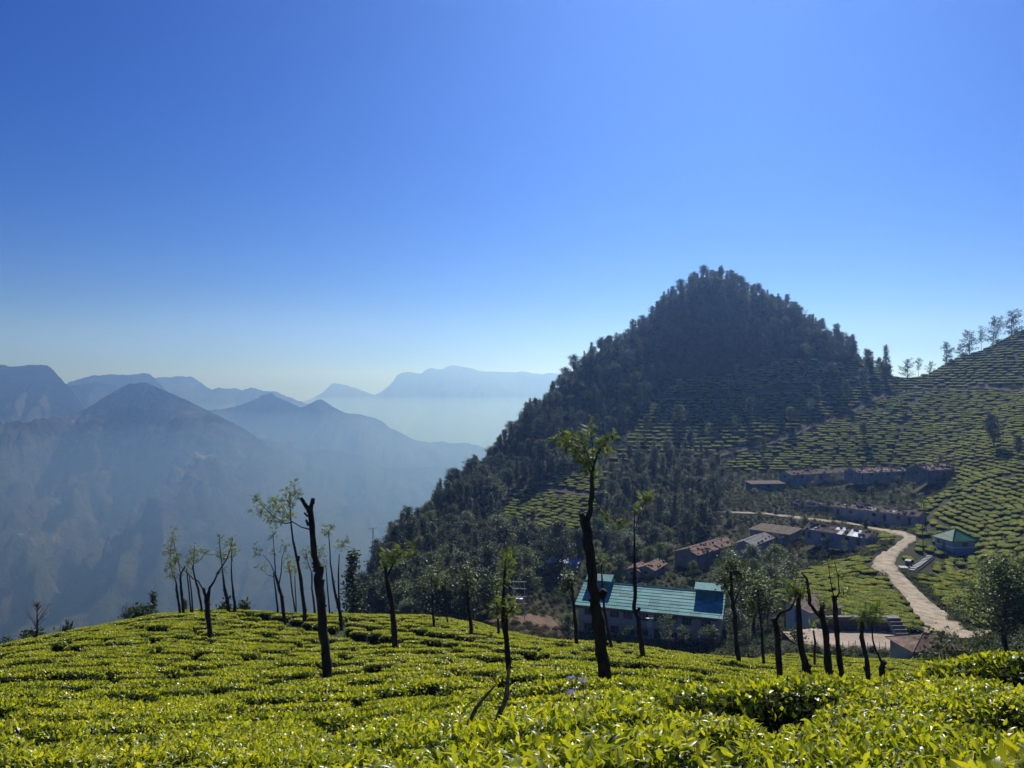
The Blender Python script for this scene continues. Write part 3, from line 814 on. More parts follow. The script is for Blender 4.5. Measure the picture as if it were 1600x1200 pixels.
# roofless ruin between the road and the top row
def ruin():
    c = hit(1236, 795, 150); l = hit(1304, 804, 150)
    L = math.hypot(l.x - c.x, l.y - c.y); yaw = math.atan2(l.y - c.y, l.x - c.x)
    root = empty("ruined_house", (c.x, c.y, max(c.z, l.z)), yaw)
    W = 7.0; rr = random.Random(4)
    def broken(x0, y0, x1, y1):
        n = 9; m = MB()
        for i in range(n):
            a, b = i / n, (i + 1) / n
            h = 1.5 + rr.random() * 1.1
            p = Vector((x0 + (x1 - x0) * a, y0 + (y1 - y0) * a, 0)); q = Vector((x0 + (x1 - x0) * b, y0 + (y1 - y0) * b, 0))
            nrm = Vector((-(y1 - y0), x1 - x0, 0)).normalized() * 0.18
            m.prism([p - nrm + Vector((0, 0, -1.5)), q - nrm + Vector((0, 0, -1.5)), q + nrm + Vector((0, 0, -1.5)), p + nrm + Vector((0, 0, -1.5))], (0, 0, 1.5 + h))
        m.build("wall", M_WALLGREY, root)
    broken(0, 0, L, 0); broken(0, W, L, W); broken(0, 0.2, 0, W - 0.2); broken(L, 0.2, L, W - 0.2)
    for k in (0.3, 0.55, 0.78): broken(L * k, 0.2, L * k, W - 0.2)
    tag(root, "roofless ruined house with broken grey walls beside the derelict row", "ruin")
    keep_clear((c.x, c.y, L, yaw, 1, W), 0.5)
ruin()

# ------------------------------------------------------------------ two storey building with the teal roof
def teal_building():
    rx, ry = (1124 - 800) / F * 151.0, 151.0
    lx, ly = (904 - 800) / F * 160.5, 160.5
    L = math.hypot(rx - lx, ry - ly); yaw = math.atan2(ry - ly, rx - lx)
    EZ = -45.9; H = 6.6; W = 15.5; RISE = 2.7
    root = empty("estate_building", (lx, ly, EZ - H), yaw)
    tag(root, "two storey cream building with long teal sheet roof and raised ends", "building")
    keep_clear((lx, ly, L, yaw, 1, W), 0.6)
    wm = MB().box(0, L, 0, W, 0.9, H)
    for x0, x1 in ((0, 0.25), (L - 0.25, L)):
        wm.prism([(x0, 0, H), (x0, W, H), (x0, W / 2, H + RISE)], (x1 - x0, 0, 0))
    wm.build("wall", M_CREAM, root)
    MB().box(-0.05, L + 0.05, -0.05, W + 0.05, -5.0, 0.9).build("plinth", M_PLINTH, root)
    MB().box(0, L, -0.22, 0.02, 3.35, 3.55).build("floor_band", M_CREAM, root)
    ov = 0.7
    rf = empty("roof"); rf.parent = root
    ang = math.atan2(RISE, W / 2); sl = math.hypot(W / 2, RISE) + ov
    rows = 8; n = 14; sw = (L + 2 * ov) / n; sh = sl / rows
    sm = MB(); k = 8
    for i in range(k):
        x0 = sw * i / k; x1 = sw * (i + 1) / k
        z0 = 0.035 if i % 2 else 0.0; z1 = 0.0 if i % 2 else 0.035
        sm.poly([(x0, 0, z0 + .05), (x1, 0, z1 + .05), (x1, sh + 0.12, z1 - 0.02), (x0, sh + 0.12, z0 - 0.02)])
        sm.poly([(x0, 0, z0 - .06), (x1, 0, z1 - .06), (x1, 0, z1 + .05), (x0, 0, z0 + .05)])
    me = sm.mesh("roof_sheet", M_TEAL)
    rr = random.Random(8)
    for side in (0, 1):
        for r_ in range(rows):
            for i in range(n):
                o = link_mesh("roof_sheet", me, None, rf)
                d = -ov + r_ * sh
                zz = H + d * math.sin(ang) + 0.06 * (1 + r_ * 0.0) + 0.015 * rr.random() + 0.05
                if side == 0:
                    o.location = (-ov + i * sw, d * math.cos(ang), zz); o.rotation_euler = (ang + 0.006 + rr.uniform(-.004, .004), rr.uniform(-.004, .004), 0)
                else:
                    o.location = (-ov + i * sw, W - d * math.cos(ang), zz); o.rotation_euler = (-ang, 0, 0); o.scale = (1, -1, 1)
    MB().prism([(-ov, W / 2 - 0.35, H + RISE + 0.12), (-ov, W / 2, H + RISE + 0.34), (-ov, W / 2 + 0.35, H + RISE + 0.12), (-ov, W / 2, H + RISE + 0.2)], (L + 2 * ov, 0, 0)).build("ridge_cap", M_TEAL, rf)
    MB().box(-ov, L + ov, -ov * math.cos(ang) - 0.06, -ov * math.cos(ang) - 0.01, H - 0.62, H - 0.36).build("gutter", M_WOOD, rf)
    # raised monitors across the ridge at both ends
    for (x0, x1) in ((0.6, 5.4), (L - 5.0, L - 0.2)):
        t = empty("roof_monitor"); t.parent = root
        MB().box(x0, x1, W / 2 - 1.9, W / 2 + 1.9, H + RISE - 1.6, H + RISE + 1.3).build("monitor_wall", M_TEAL, t)
        MB().prism([(x0 - 0.4, W / 2 - 2.5, H + RISE + 1.12), (x0 - 0.4, W / 2, H + RISE + 1.95), (x0 - 0.4, W / 2 + 2.5, H + RISE + 1.12), (x0 - 0.4, W / 2, H + RISE + 1.80)], (x1 - x0 + 0.8, 0, 0)).build("monitor_roof", M_TEAL, t)
    # windows, two floors, groups of three lights
    for (zc, hh) in ((5.2, 1.5), (2.1, 1.5)):
        for x in (2.2, 4.3, 7.6, 10.4, 13.6, 16.6, 19.4, 22.2, L - 2.6):
            if zc < 3 and abs(x - 16.6) < 0.1: continue
            window(root, x, 0, zc, 1.9, hh, -1, M_WALL, 3)
    door(root, 16.4, 0, 0.9, 1.4, 2.2, -1, M_WOOD)
    for zc in (5.2, 2.1):
        for y in (3, 6, 9): window(root, L, y, zc, 1.5, 1.4, 1, M_WALL, 2, along='y')
    for x in (6.2, 12.1, 18.0, 24.1): MB().box(x - 0.18, x + 0.18, -0.16, 0.02, 0.9, H - 0.1).build("pilaster", M_CREAM, root)
    for x in (0.9, 20.9): MB().bar((x, -0.28, 0.9), (x, -0.28, H - 0.4), 0.07, 6).build("drain_pipe", M_GALV, root)
    # white dish on a short post before the facade
    p = Matrix.Translation((lx, ly, EZ - H)) @ Matrix.Rotation(yaw, 4, 'Z') @ Vector((15.2, -2.5, 0))
    d = empty("satellite_dish", (p.x, p.y, p.z))
    tag(d, "white round dish on a post before the teal roofed building", "dish")
    MB().bar((0, 0, -5.0), (0, 0, 5.7), 0.09, 8).build("post", M_GALV, d)
    MB().box(-0.45, 0.45, -0.3, 0.3, 4.1, 5.0).build("equipment_box", M_WHITE, d)
    bmd = bmesh.new()
    bmesh.ops.create_circle(bmd, cap_ends=False, segments=24, radius=0.82)
    ring = bmd.verts[:]
    r2 = bmesh.ops.create_circle(bmd, cap_ends=True, segments=24, radius=0.4)["verts"]
    for v in r2: v.co.z -= 0.14
    es = [e for e in bmd.edges]
    bmesh.ops.bridge_loops(bmd, edges=[e for e in es if len(e.link_faces) <= 1])
    m = bpy.data.meshes.new("bowl"); bmd.to_mesh(m); bmd.free(); m.materials.append(M_WHITE)
    b = link_mesh("bowl", m, None, d, (0, 0, 5.85), (R(-14), 0, 0))
    b.modifiers.new("thick", 'SOLIDIFY').thickness = 0.04
    global TEAL
    TEAL = Matrix.Translation((lx, ly, EZ - H)) @ Matrix.Rotation(yaw, 4, 'Z')
    return root
teal_building()

# ------------------------------------------------------------------ pale blue hut with the green pyramid roof
def hut():
    c = hit(1489, 870, 120); l = hit(1523, 862, 120)
    yaw = math.atan2(l.y - c.y, l.x - c.x); L, W, H = 6.2, 6.2, 2.9
    z = max(c.z, l.z) + 0.1
    root = empty("hut", (c.x, c.y, z), yaw)
    tag(root, "pale blue hut with bright green pyramid roof in the tea slope", "hut")
    keep_clear((c.x, c.y, L, yaw, 1, W), 0.7)
    MB().box(0, L, 0, W, -2.5, H).build("wall", M_BLUEWALL, root)
    MB().box(-0.04, L + 0.04, -0.04, W + 0.04, 0.9, 1.25).build("painted_band", M_WHITE, root)
    o = 0.8
    ap = Vector((L / 2, W / 2, H + 2.3))
    cs = [Vector((-o, -o, H - 0.15)), Vector((L + o, -o, H - 0.15)), Vector((L + o, W + o, H - 0.15)), Vector((-o, W + o, H - 0.15))]
    rf = empty("roof"); rf.parent = root
    for i in range(4):
        a, b = cs[i], cs[(i + 1) % 4]
        nn = (b - a).cross(ap - a).normalized() * 0.07
        MB().prism([a, b, ap], nn).build("roof_sheet", M_GREENROOF, rf)
        MB().bar(a + Vector((0, 0, 0.08)), ap + Vector((0, 0, 0.1)), 0.13, 6).build("hip_cap", M_GREENROOF if i != 0 else M_GREENROOF, rf)
    door(root, 0, 3.1, 0.1, 1.1, 2.1, -1, M_YELLOWDOOR, along='y')
    window(root, 3.4, 0, 1.75, 1.4, 1.1, -1, M_YELLOWDOOR, 2)
    window(root, 0, 5.0, 1.75, 0.9, 1.0, -1, M_YELLOWDOOR, 2, along='y')
    MB().box(-2.6, 0, -1.0, W, -2.5, -0.05).build("terrace", M_EARTH, root)
hut()

# steps and tank below the hut
def steps():
    a = hit(1424, 893, 110); b = hit(1454, 869, 110)
    n = 11
    root = empty("staircase", (a.x, a.y, a.z))
    tag(root, "flight of whitewashed steps climbing through tea to the hut", "steps")
    d = Vector((b.x - a.x, b.y - a.y)); yaw = math.atan2(d.y, d.x); run = d.length / n; z1 = max(b.z - a.z, 1.5)
    m = None
    for i in range(n):
        if m is None: m = MB().box(0, run * 0.32, -0.65, 0.65, -0.5, 0.0).mesh("step", M_STEPS)
        x = d.x * i / n; y = d.y * i / n
        g = gz(a.x + x, a.y + y) - a.z
        o = link_mesh("step", m, None, root, (x, y, g + 0.36), (0, 0, yaw))
    for s_ in (-1, 1):
        w = MB()
        px = Vector((-d.y, d.x)).normalized() * 0.85 * s_
        for i in range(n):
            p = Vector((d.x * i / n + px.x, d.y * i / n + px.y)); q = Vector((d.x * (i + 1) / n + px.x, d.y * (i + 1) / n + px.y))
            zp = gz(a.x + p.x, a.y + p.y) - a.z; zq = gz(a.x + q.x, a.y + q.y) - a.z
            w.bar((p.x, p.y, zp + 0.2), (q.x, q.y, zq + 0.2), 0.10, 4)
        w.build("side_kerb", M_STONE, root)
    t = hit(1411, 893, 110)
    tk = empty("water_tank", (t.x, t.y, t.z), yaw + 0.4)
    tag(tk, "small square concrete water tank beside the dirt road bend", "tank")
    MB().box(-0.9, 0.9, -0.7, 0.7, -1.0, 0.9).build("body", M_CONC, tk)
    MB().box(-1.0, 1.0, -0.8, 0.8, 0.9, 1.0).build("lid", M_STEPS, tk)
    t = hit(1419, 882, 110)
    tk = empty("concrete_block", (t.x, t.y, t.z), yaw)
    tag(tk, "pale concrete slab lying beside the whitewashed steps", "slab")
    MB().box(-0.9, 0.9, -0.5, 0.5, -0.8, 0.9).build("body", M_CONC, tk)
    MB().box(-1.0, 1.0, -0.6, 0.6, 0.9, 1.0).build("cap", M_STEPS, tk)
    FOOT.append((a.x, a.y, d.length, yaw, 1, 1.0, 1.2)); FOOT.append((a.x, a.y, d.length, yaw, -1, 1.0, 1.2))
    FOOT.append((t.x - 5, t.y - 4, 8, 0, 1, 6, 0.0))
steps()

# retaining wall behind the yard, corner steps, rusty shed roof and fence
def yard_walls():
    a = hit(1292, 990, 100); b = hit(1412, 993, 100)
    root = empty("retaining_wall", (a.x, a.y, a.z))
    tag(root, "dark stone retaining wall holding the tea patch above the yard", "wall")
    n = 26; rr = random.Random(3)
    for r_ in range(4):
        for i in range(n):
            t = (i + 0.5 * (r_ % 2)) / n
            x = (b.x - a.x) * t; y = (b.y - a.y) * t + 0.3 * r_ * 0.3
            w = (b.x - a.x) / n * 0.47
            g = rr.uniform(-0.04, 0.05)
            MB().box(-w, w, -0.3 + g, 0.45, -0.26, 0.26).build("stone", M_STONE, root, (x, y + 0.5, 0.25 + 0.55 * r_))
    MB().box(-0.2, b.x - a.x + 0.2, 0.15, 0.9, 2.2, 2.38).build("coping", M_CONC, root)
    s = empty("corner_steps", (hit(1418, 1006, 95)))
    tag(s, "concrete steps at the yard corner beside the rusty roof", "steps")
    for i in range(7): MB().box(-0.9, 0.9, 0, 0.55, -0.8, 0.0).build("step", M_CONC, s, (0, i * 0.6, 0.35 * (i + 1)))
    # shed with a rusty hipped roof
    p = at(1428, 1018, 88)
    p.z = (600 - 1018) / F * 88 - 1.3
    rt = empty("roadside_shed", p, R(6))
    tag(rt, "shed with rusty brown hipped roof half hidden by a bush", "shed")
    LX, LY, H = 6.2, 4.6, 1.3
    MB().box(0, LX, 0, LY, -4, H).build("wall", M_WALL, rt)
    o = 0.4
    A, B, C_, D = Vector((-o, -o, H)), Vector((LX + o, -o, H)), Vector((LX + o, LY + o, H)), Vector((-o, LY + o, H))
    E, G = Vector((2.6, LY / 2, H + 1.15)), Vector((4.2, LY / 2, H + 1.15))
    rf = empty("roof"); rf.parent = rt
    for poly in ([A, B, G, E], [B, C_, G], [C_, D, E, G], [D, A, E]):
        nn = (poly[1] - poly[0]).cross(poly[2] - poly[0]).normalized() * 0.06
        MB().prism(poly, nn).build("roof_sheet", M_RUST, rf)
    for q, e in ((A, E), (B, G), (C_, G), (D, E), (E, G)):
        MB().bar(q + Vector((0, 0, .07)), e + Vector((0, 0, .08)), 0.06, 6).build("hip_cap", M_CONC, rf)
    for x in (1.0, 3.1, 5.2): window(rt, x, 0, .6, .9, .8, -1, M_WOOD, 2)
    FOOT.append((p.x, p.y, LX, R(6), 1, LY, 0.8))
    # fence along the lower edge of the yard
    f = empty("fence", hit(1262, 1019, 85))
    tag(f, "line of thin posts and wire along the lower edge of the yard", "fence")
    tops = []
    for i in range(19):
        q = hit(1240 + i * 9.6, 1017 + 3 * math.sin(i * 1.1) * 0.6, 85)
        loc = q - f.location
        h = rr.uniform(1.0, 1.35)
        MB().bar((0, 0, -0.3), (rr.uniform(-.06, .06), 0, h), 0.045, 6, 0.035).build("post", M_POLE, f, loc)
        tops.append(loc + Vector((0, 0, h - 0.15)))
    for k, dz in enumerate((0.0, -0.45)):
        w = MB()
        for p0, p1 in zip(tops[:-1], tops[1:]): w.bar(p0 + Vector((0, 0, dz)), p1 + Vector((0, 0, dz)), 0.012, 4)
        w.build("wire", M_GALV, f)
yard_walls()

# ------------------------------------------------------------------ electricity structures
def transformer():
    p = hit(803, 962, 90); Y = p.y
    root = empty("transformer_structure", p)
    tag(root, "silver two pole transformer frame with four cross arms above the tea", "electric frame")
    H = 6.6; dx = 2.05; dy = -0.9
    for k, (x, y) in enumerate(((0, 0), (dx, dy))):
        MB().bar((x, y, -1.5), (x - 0.1, y, H + k * 0.2), 0.10, 8, 0.08).build("pole", M_GALV, root)
    for i, z in enumerate((6.4, 5.1, 3.6, 2.3)):
        a = Vector((-0.35, 0.15, z)); b = Vector((dx + 0.3, dy - 0.1, z + 0.25))
        arm = MB().bar(a, b, 0.085, 4).build("cross_arm", M_GALV, root)
        if i in (1, 2, 3):
            for t in (0.12, 0.36, 0.6, 0.86):
                q = a.lerp(b, t)
                MB().bar(q + Vector((0, -0.05, 0.06)), q + Vector((0, -0.05, 0.42)), 0.07, 8, 0.05).build("insulator", M_WHITE, arm)
    MB().box(0.35, dx - 0.35, dy / 2 - 0.45, dy / 2 + 0.45, 2.45, 3.4).build("transformer_tank", M_GALV, root)
    for i in range(6):
        MB().box(0.4 + i * 0.22, 0.44 + i * 0.22, dy / 2 - 0.62, dy / 2 - 0.45, 2.5, 3.3).build("cooling_fin", M_GALV, root)
transformer()

def pole(label, px, py, h, y0, arm=1.2, lean=0.0, lattice=False, dy_arm=0.0):
    p = hit(px, py, y0)
    root = empty("utility_pole", p)
    tag(root, label, "pole")
    if lattice:
        for s_ in (-1, 1): MB().bar((0.55 * s_, 0, -2), (0.12 * s_, 0, h), 0.07, 6).build("leg", M_POLE, root)
        for i in range(5):
            z = h * (i + 0.5) / 6; w = 0.55 - 0.43 * z / h; z2 = h * (i + 1.5) / 6; w2 = 0.55 - 0.43 * z2 / h
            MB().bar((-w, 0, z), (w2, 0, z2), 0.035, 4).build("brace", M_POLE, root)
    else:
        MB().bar((0, 0, -1.5), (lean * h, 0, h), 0.13, 8, 0.085).build("shaft", M_POLE, root)
    a = MB().bar((lean * h - arm, 0, h - 0.45), (lean * h + arm, dy_arm, h - 0.45 + (0.5 if lattice else 0)), 0.06, 4).build("cross_arm", M_POLE, root)
    for x in (-0.85, -0.1, 0.85):
        MB().bar((lean * h + x * arm, 0.02, h - 0.39), (lean * h + x * arm, 0.02, h - 0.16), 0.055, 8, 0.04).build("insulator", M_PORC, a)
    return p + Vector((lean * h, 0, h - 0.2))
pole("lattice power pole among treetops on the left ridge", 583, 868, 9.5, 150, 1.6, 0, True)
P1 = pole("thin power pole in front of the patchy rust roofed house", 1348, 768, 6.5, 180)
P2 = pole("thin power pole at the far end of the patchy rust roof", 1393, 752, 6.5, 180)
P3 = pole("leaning power pole at the end of the derelict row house", 1449, 832, 9.0, 140, 1.0, -0.14)
P4 = pole("dark power pole beside the whitewashed steps", 1443, 868, 7.5, 130, 1.0, -0.03)
P5 = pole("short power pole between the ruin and the dirt road", 1292, 811, 5.0, 170)
def wires(label, a, b, n=2):
    root = empty("power_line", a); tag(root, label, "cable")
    for k in range(n):
        o = Vector((0.5 * (k - 0.5), 0, 0)); m = MB(); prev = None
        for i in range(15):
            t = i / 14; p = (b - a) * t + o - Vector((0, 0, 4 * 0.8 * t * (1 - t)))
            if prev is not None: m.bar(prev, p, 0.018, 4)
            prev = p
        m.build("wire", M_POLE, root)
wires("sagging power line between leaning pole and the pole by the steps", P3, P4)
wires("sagging power line above the derelict row house", P5, P3)
wires("sagging power line joining the poles by the top row houses", P1, P2)
h_ = hit(1585, 925, 100)
wires("sagging power line crossing the tea below the green roofed hut", P4, h_ + Vector((0, 0, 7)))
# ------------------------------------------------------------------ foliage machinery
def _leaf8():
    """one leaf: pointed oval, folded along its rib and bent back; y is the length"""
    v = np.array([(0, 0, 0), (-.17, .3, .05), (0, .3, -.01), (.17, .3, .05), (-.15, .65, .05), (0, .66, .0), (.15, .65, .05), (0, 1, -.09)], float)
    f = np.array([(0, 2, 1, 1), (0, 3, 2, 2), (1, 2, 5, 4), (2, 3, 6, 5), (4, 5, 7, 7), (5, 6, 7, 7)])
    tri = np.array([(0, 2, 1), (0, 3, 2), (4, 5, 7), (5, 6, 7)]); quad = np.array([(1, 2, 5, 4), (2, 3, 6, 5)])
    return v, [tri, quad]
def _leaf4():
    v = np.array([(0, 0, 0), (-.24, .45, .06), (.24, .45, .06), (0, 1, -.06)], float)
    return v, [np.array([(0, 2, 1), (1, 2, 3)])]
def _card():
    v = np.array([(-.5, 0, 0), (.5, .1, .08), (.42, .95, -.08), (-.38, 1.0, .1)], float)
    return v, [np.array([(0, 1, 2), (0, 2, 3)])]
def _frond(n=6):
    V, Fq = [], []
    for i in range(n):
        t = 0.12 + 0.86 * i / (n - 1); l = 0.34 * (1 - 0.5 * abs(t - 0.4)); w = 0.10
        z = -0.14 * t * t
        for s in (-1, 1):
            b = len(V)
            V += [(0, t, z), (s * l * .5, t + .10, z + .02), (s * l, t + .22, z - .07), (s * l * .55, t + .10 - w * 1.6, z + .01)]
            Fq.append((b, b + 1, b + 2, b + 3) if s < 0 else (b, b + 3, b + 2, b + 1))
    b = len(V)
    V += [(-.008, 0, 0), (.008, 0, 0), (.004, .98, -.14), (-.004, .98, -.14)]
    Fq.append((b, b + 1, b + 2, b + 3))
    return np.array(V, float), [np.array(Fq)]
LEAF8, LEAF4, CARD, FROND = _leaf8(), _leaf4(), _card(), _frond()

def norm_rows(a): return a / (np.linalg.norm(a, axis=1)[:, None] + 1e-9)
def cloud(tmpl, P, D, N, S, tone, base=0):
    """copies of a leaf at P, pointing along D with upper side N"""
    tv, tf = tmpl
    P = np.asarray(P, float); D = norm_rows(np.asarray(D, float)); N = np.asarray(N, float)
    B = norm_rows(np.cross(D, N)); N = np.cross(B, D)
    S = np.broadcast_to(np.asarray(S, float), (len(P),))
    V = P[:, None] + S[:, None, None] * (tv[None, :, 0:1] * B[:, None] + tv[None, :, 1:2] * D[:, None] + tv[None, :, 2:3] * N[:, None])
    off = base + np.arange(len(P))[:, None, None] * len(tv)
    Fs = [(f[None] + off).reshape(-1, f.shape[1]) for f in tf]
    T = np.repeat(np.broadcast_to(np.asarray(tone, float), (len(P),)), len(tv))
    return V.reshape(-1, 3), Fs, T

class Blob:
    """collects vertex/face/tone arrays for one mesh"""
    def __init__(self): self.V = []; self.Fq = []; self.Ft = []; self.T = []; self.n = 0
    def add(self, V, Fs, T):
        self.V.append(V); self.T.append(T)
        for f in Fs:
            (self.Fq if f.shape[1] == 4 else self.Ft).append(f)
        self.n += len(V)
    def cloud(self, tmpl, P, D, N, S, tone):
        if len(P) == 0: return
        self.add(*cloud(tmpl, P, D, N, S, tone, self.n))
    def mesh(self, name, mat, smooth=False, mats=None, fmat=None):
        fs = []
        if self.Ft: fs.append(np.concatenate(self.Ft))
        if self.Fq: fs.append(np.concatenate(self.Fq))
        return mesh_np(name, np.concatenate(self.V), fs, mat, smooth, {"tone": np.concatenate(self.T)})

def tube(pts, rad, n=7, base=0, rough=0.0, seed=0):
    """tapered limb through points; returns V, F"""
    pts = [Vector(p) for p in pts]
    g = np.random.default_rng(seed)
    V = []; up = None
    for i, p in enumerate(pts):
        d = (pts[min(i + 1, len(pts) - 1)] - pts[max(i - 1, 0)]).normalized()
        u = d.orthogonal().normalized() if up is None else (up - d * up.dot(d)).normalized()
        up = u; w = d.cross(u)
        for k in range(n):
            a = 2 * math.pi * k / n
            r = rad[i] * (1 + rough * (g.random() - 0.5))
            V.append(tuple(p + (u * math.cos(a) + w * math.sin(a)) * r))
    m = len(pts)
    Fq = []
    for i in range(m - 1):
        for k in range(n):
            a = base + i * n + k; b = base + i * n + (k + 1) % n
            Fq.append((a, b, b + n, a + n))
    V.append(tuple(pts[-1])); tip = base + len(V) - 1
    Ft = [(base + (m - 1) * n + k, base + (m - 1) * n + (k + 1) % n, tip) for k in range(n)]
    return np.array(V), np.array(Fq), np.array(Ft)

class Limbs:
    def __init__(self): self.V = []; self.q = []; self.t = []; self.n = 0; self.k = 0
    def add(self, pts, rad, n=7, rough=0.0):
        V, q, t = tube(pts, rad, n, self.n, rough, self.k); self.k += 1
        self.V.append(V); self.q.append(q); self.t.append(t); self.n += len(V)
    def arrays(self): return np.concatenate(self.V), [np.concatenate(self.q), np.concatenate(self.t)]
    def mesh(self, name, mat):
        V, f = self.arrays()
        return mesh_np(name, V, f, mat, True, {"tone": np.zeros(len(V))})

def rand_dirs(g, n):
    a = g.normal(size=(n, 3)); return norm_rows(a)

M_BARK = simple_material("dark_bark", (0.022, 0.017, 0.013), (0.075, 0.062, 0.05), 6.0, 0.95, 0.1, 0.9, stretch=(1, 1, 0.25), bdist=0.03)
M_BARK2 = simple_material("grey_bark", (0.06, 0.052, 0.045), (0.14, 0.125, 0.11), 4.0, 0.95, 0.1, 0.6, stretch=(1, 1, 0.3))
M_FOREST = leaf_material("forest_leaves", [(0.0, (0.02, 0.036, 0.016)), (0.5, (0.045, 0.07, 0.028)), (1.0, (0.10, 0.13, 0.05))], 0.33, 0.6, 0.25, vary=0.6, dh=0.03)
M_OAKLEAF = leaf_material("silver_oak_leaves", [(0.0, (0.045, 0.07, 0.03)), (0.5, (0.09, 0.13, 0.045)), (1.0, (0.19, 0.22, 0.08))], 0.4, 0.5, 0.3, vary=0.4, dh=0.02)
M_SHADELEAF = leaf_material("shade_tree_leaves", [(0.0, (0.05, 0.08, 0.025)), (0.5, (0.12, 0.17, 0.04)), (1.0, (0.27, 0.30, 0.07))], 0.45, 0.5, 0.3, vary=0.3, dh=0.02)
M_SHRUB = leaf_material("shrub_leaves", [(0.0, (0.025, 0.04, 0.015)), (0.5, (0.055, 0.08, 0.025)), (1.0, (0.13, 0.14, 0.045))], 0.35, 0.6, 0.2, vary=0.7, dh=0.06)
M_DRYSHRUB = leaf_material("dry_scrub", [(0.0, (0.05, 0.04, 0.028)), (0.5, (0.10, 0.08, 0.05)), (1.0, (0.17, 0.145, 0.08))], 0.25, 0.8, 0.1, vary=0.5, dh=0.03)

# ------------------------------------------------------------------ tree kinds (built once, then copied)
def make_tree(kind, seed, H, fine=1.0):
    g = np.random.default_rng(seed)
    L = Limbs(); B = Blob()
    bend = g.normal(size=2) * 0.03 * H
    tr = []
    for i in range(7):
        t = i / 6
        tr.append((bend[0] * t * t + g.normal() * 0.008 * H, bend[1] * t * t + g.normal() * 0.008 * H, t * H * 0.93 - (0.6 if i == 0 else 0)))
    tr = np.array(tr)
    r0 = H * {'oak': 0.013, 'broad': 0.022, 'cone': 0.016, 'wispy': 0.010, 'low': 0.014}[kind]
    L.add(tr, [r0 * (1.15 - 0.95 * i / 6) for i in range(7)], 6, 0.15)
    def along(t):
        x = t * 6; i = min(int(x), 5); return tr[i] + (tr[i + 1] - tr[i]) * (x - i)
    if kind == 'oak':
        n, t0, t1, wid, up, cl, per, sz = 34, .30, 1.0, .17, .55, .055, 42, .030
    elif kind == 'low':
        n, t0, t1, wid, up, cl, per, sz = 30, .10, 1.0, .30, .45, .06, 40, .030
    elif kind == 'broad':
        n, t0, t1, wid, up, cl, per, sz = 34, .34, 1.0, .36, .35, .085, 48, .034
    elif kind == 'cone':
        n, t0, t1, wid, up, cl, per, sz = 46, .12, 1.0, .22, .05, .055, 40, .028
    else:
        n, t0, t1, wid, up, cl, per, sz = 16, .42, 1.0, .15, .8, .045, 34, .026
    for k in range(n):
        t = t0 + (t1 - t0) * (k + g.random()) / n
        a = k * 2.4 + g.normal() * 0.5
        u = (t - t0) / (t1 - t0)
        if kind == 'cone': prof = 1.05 - u
        elif kind == 'broad': prof = math.sin(math.pi * min(1, 0.18 + 0.82 * u)) ** 0.6
        elif kind == 'low': prof = (0.35 + 0.75 * math.sin(math.pi * (0.25 + 0.7 * u))) * (0.5 + 0.9 * ((k * 7) % 5) / 4)
        elif kind == 'oak': prof = (0.55 + 0.6 * math.sin(math.pi * (0.15 + 0.8 * u)))
        else: prof = 0.35 + 0.8 * math.sin(math.pi * u)
        l = wid * H * prof * g.uniform(0.45, 1.15)
        p0 = along(min(t, 0.97) * (0.92 if kind != 'cone' else 1.0))
        d = np.array([math.cos(a), math.sin(a), up * g.uniform(0.5, 1.4)])
        p1 = p0 + d * l
        L.add([p0, p0 + d * l * .5 + np.array([0, 0, -.02 * H * g.random()]), p1], [r0 * .42 * (1.1 - u), r0 * .28 * (1.1 - u), r0 * .1], 4)
        m = int(per * fine * g.uniform(0.6, 1.3) * (0.55 + 0.6 * prof))
        c = cl * H * g.uniform(0.7, 1.3)
        s = np.clip(g.beta(2.2, 1.2, m), 0, 1)
        P = p0 + (p1 - p0) * s[:, None] + g.normal(size=(m, 3)) * c * np.array([.62, .62, .5])
        D = rand_dirs(g, m) * 0.9 + d * 0.5 + np.array([0, 0, -0.25 if kind != 'cone' else -0.1])
        N = rand_dirs(g, m) * 0.7 + np.array([0, 0, 1.0])
        B.cloud(CARD, P, D, N, sz * H * fine ** -.5 * g.uniform(0.55, 1.25, m), np.clip(0.35 + 0.35 * g.random(m) + 0.25 * (g.random() - .5), 0, 1))
    return L, B

KINDS = [('oak', 11, 12.0), ('oak', 12, 13.0), ('oak', 13, 10.5), ('oak', 14, 12.5), ('broad', 21, 10.0), ('broad', 22, 9.0), ('broad', 23, 11.0), ('broad', 24, 8.0),
         ('cone', 31, 12.0), ('cone', 32, 11.0), ('wispy', 41, 11.0), ('wispy', 42, 10.0),
         ('leafy', 51, 9.0), ('leafy', 52, 10.0), ('big', 61, 11.0), ('big', 62, 10.0), ('low', 71, 8.0), ('low', 72, 9.0), ('low', 73, 7.5)]
TREE_ME = []      # (kind, H, trunk mesh, crown mesh, joined mesh)
for (k_, s_, H_) in KINDS:
    L_, B_ = make_tree({'leafy': 'broad', 'big': 'broad'}.get(k_, k_), s_, H_, {'big': 4.5, 'leafy': 2.2, 'wispy': 2.0}.get(k_, 1.7))
    lm = M_OAKLEAF if k_ in ('wispy', 'leafy', 'big') else M_FOREST
    tm = L_.mesh("trunk", M_BARK2 if k_ in ('oak', 'wispy') else M_BARK); cm = B_.mesh("crown", lm)
    LV, Lf = L_.arrays()
    V = np.concatenate([np.concatenate(B_.V), LV]); nB = B_.n
    tris = [np.concatenate(B_.Ft), Lf[1] + nB]; quads = Lf[0] + nB
    fm = np.concatenate([np.zeros(len(tris[0])), np.ones(len(tris[1])), np.ones(len(quads))])
    jm = mesh_np("forest_tree", V, [np.concatenate(tris), quads], None, False, {"tone": np.concatenate(B_.T + [np.zeros(len(LV))])}, [lm, M_BARK], fm)
    TREE_ME.append((k_, H_, tm, cm, jm))
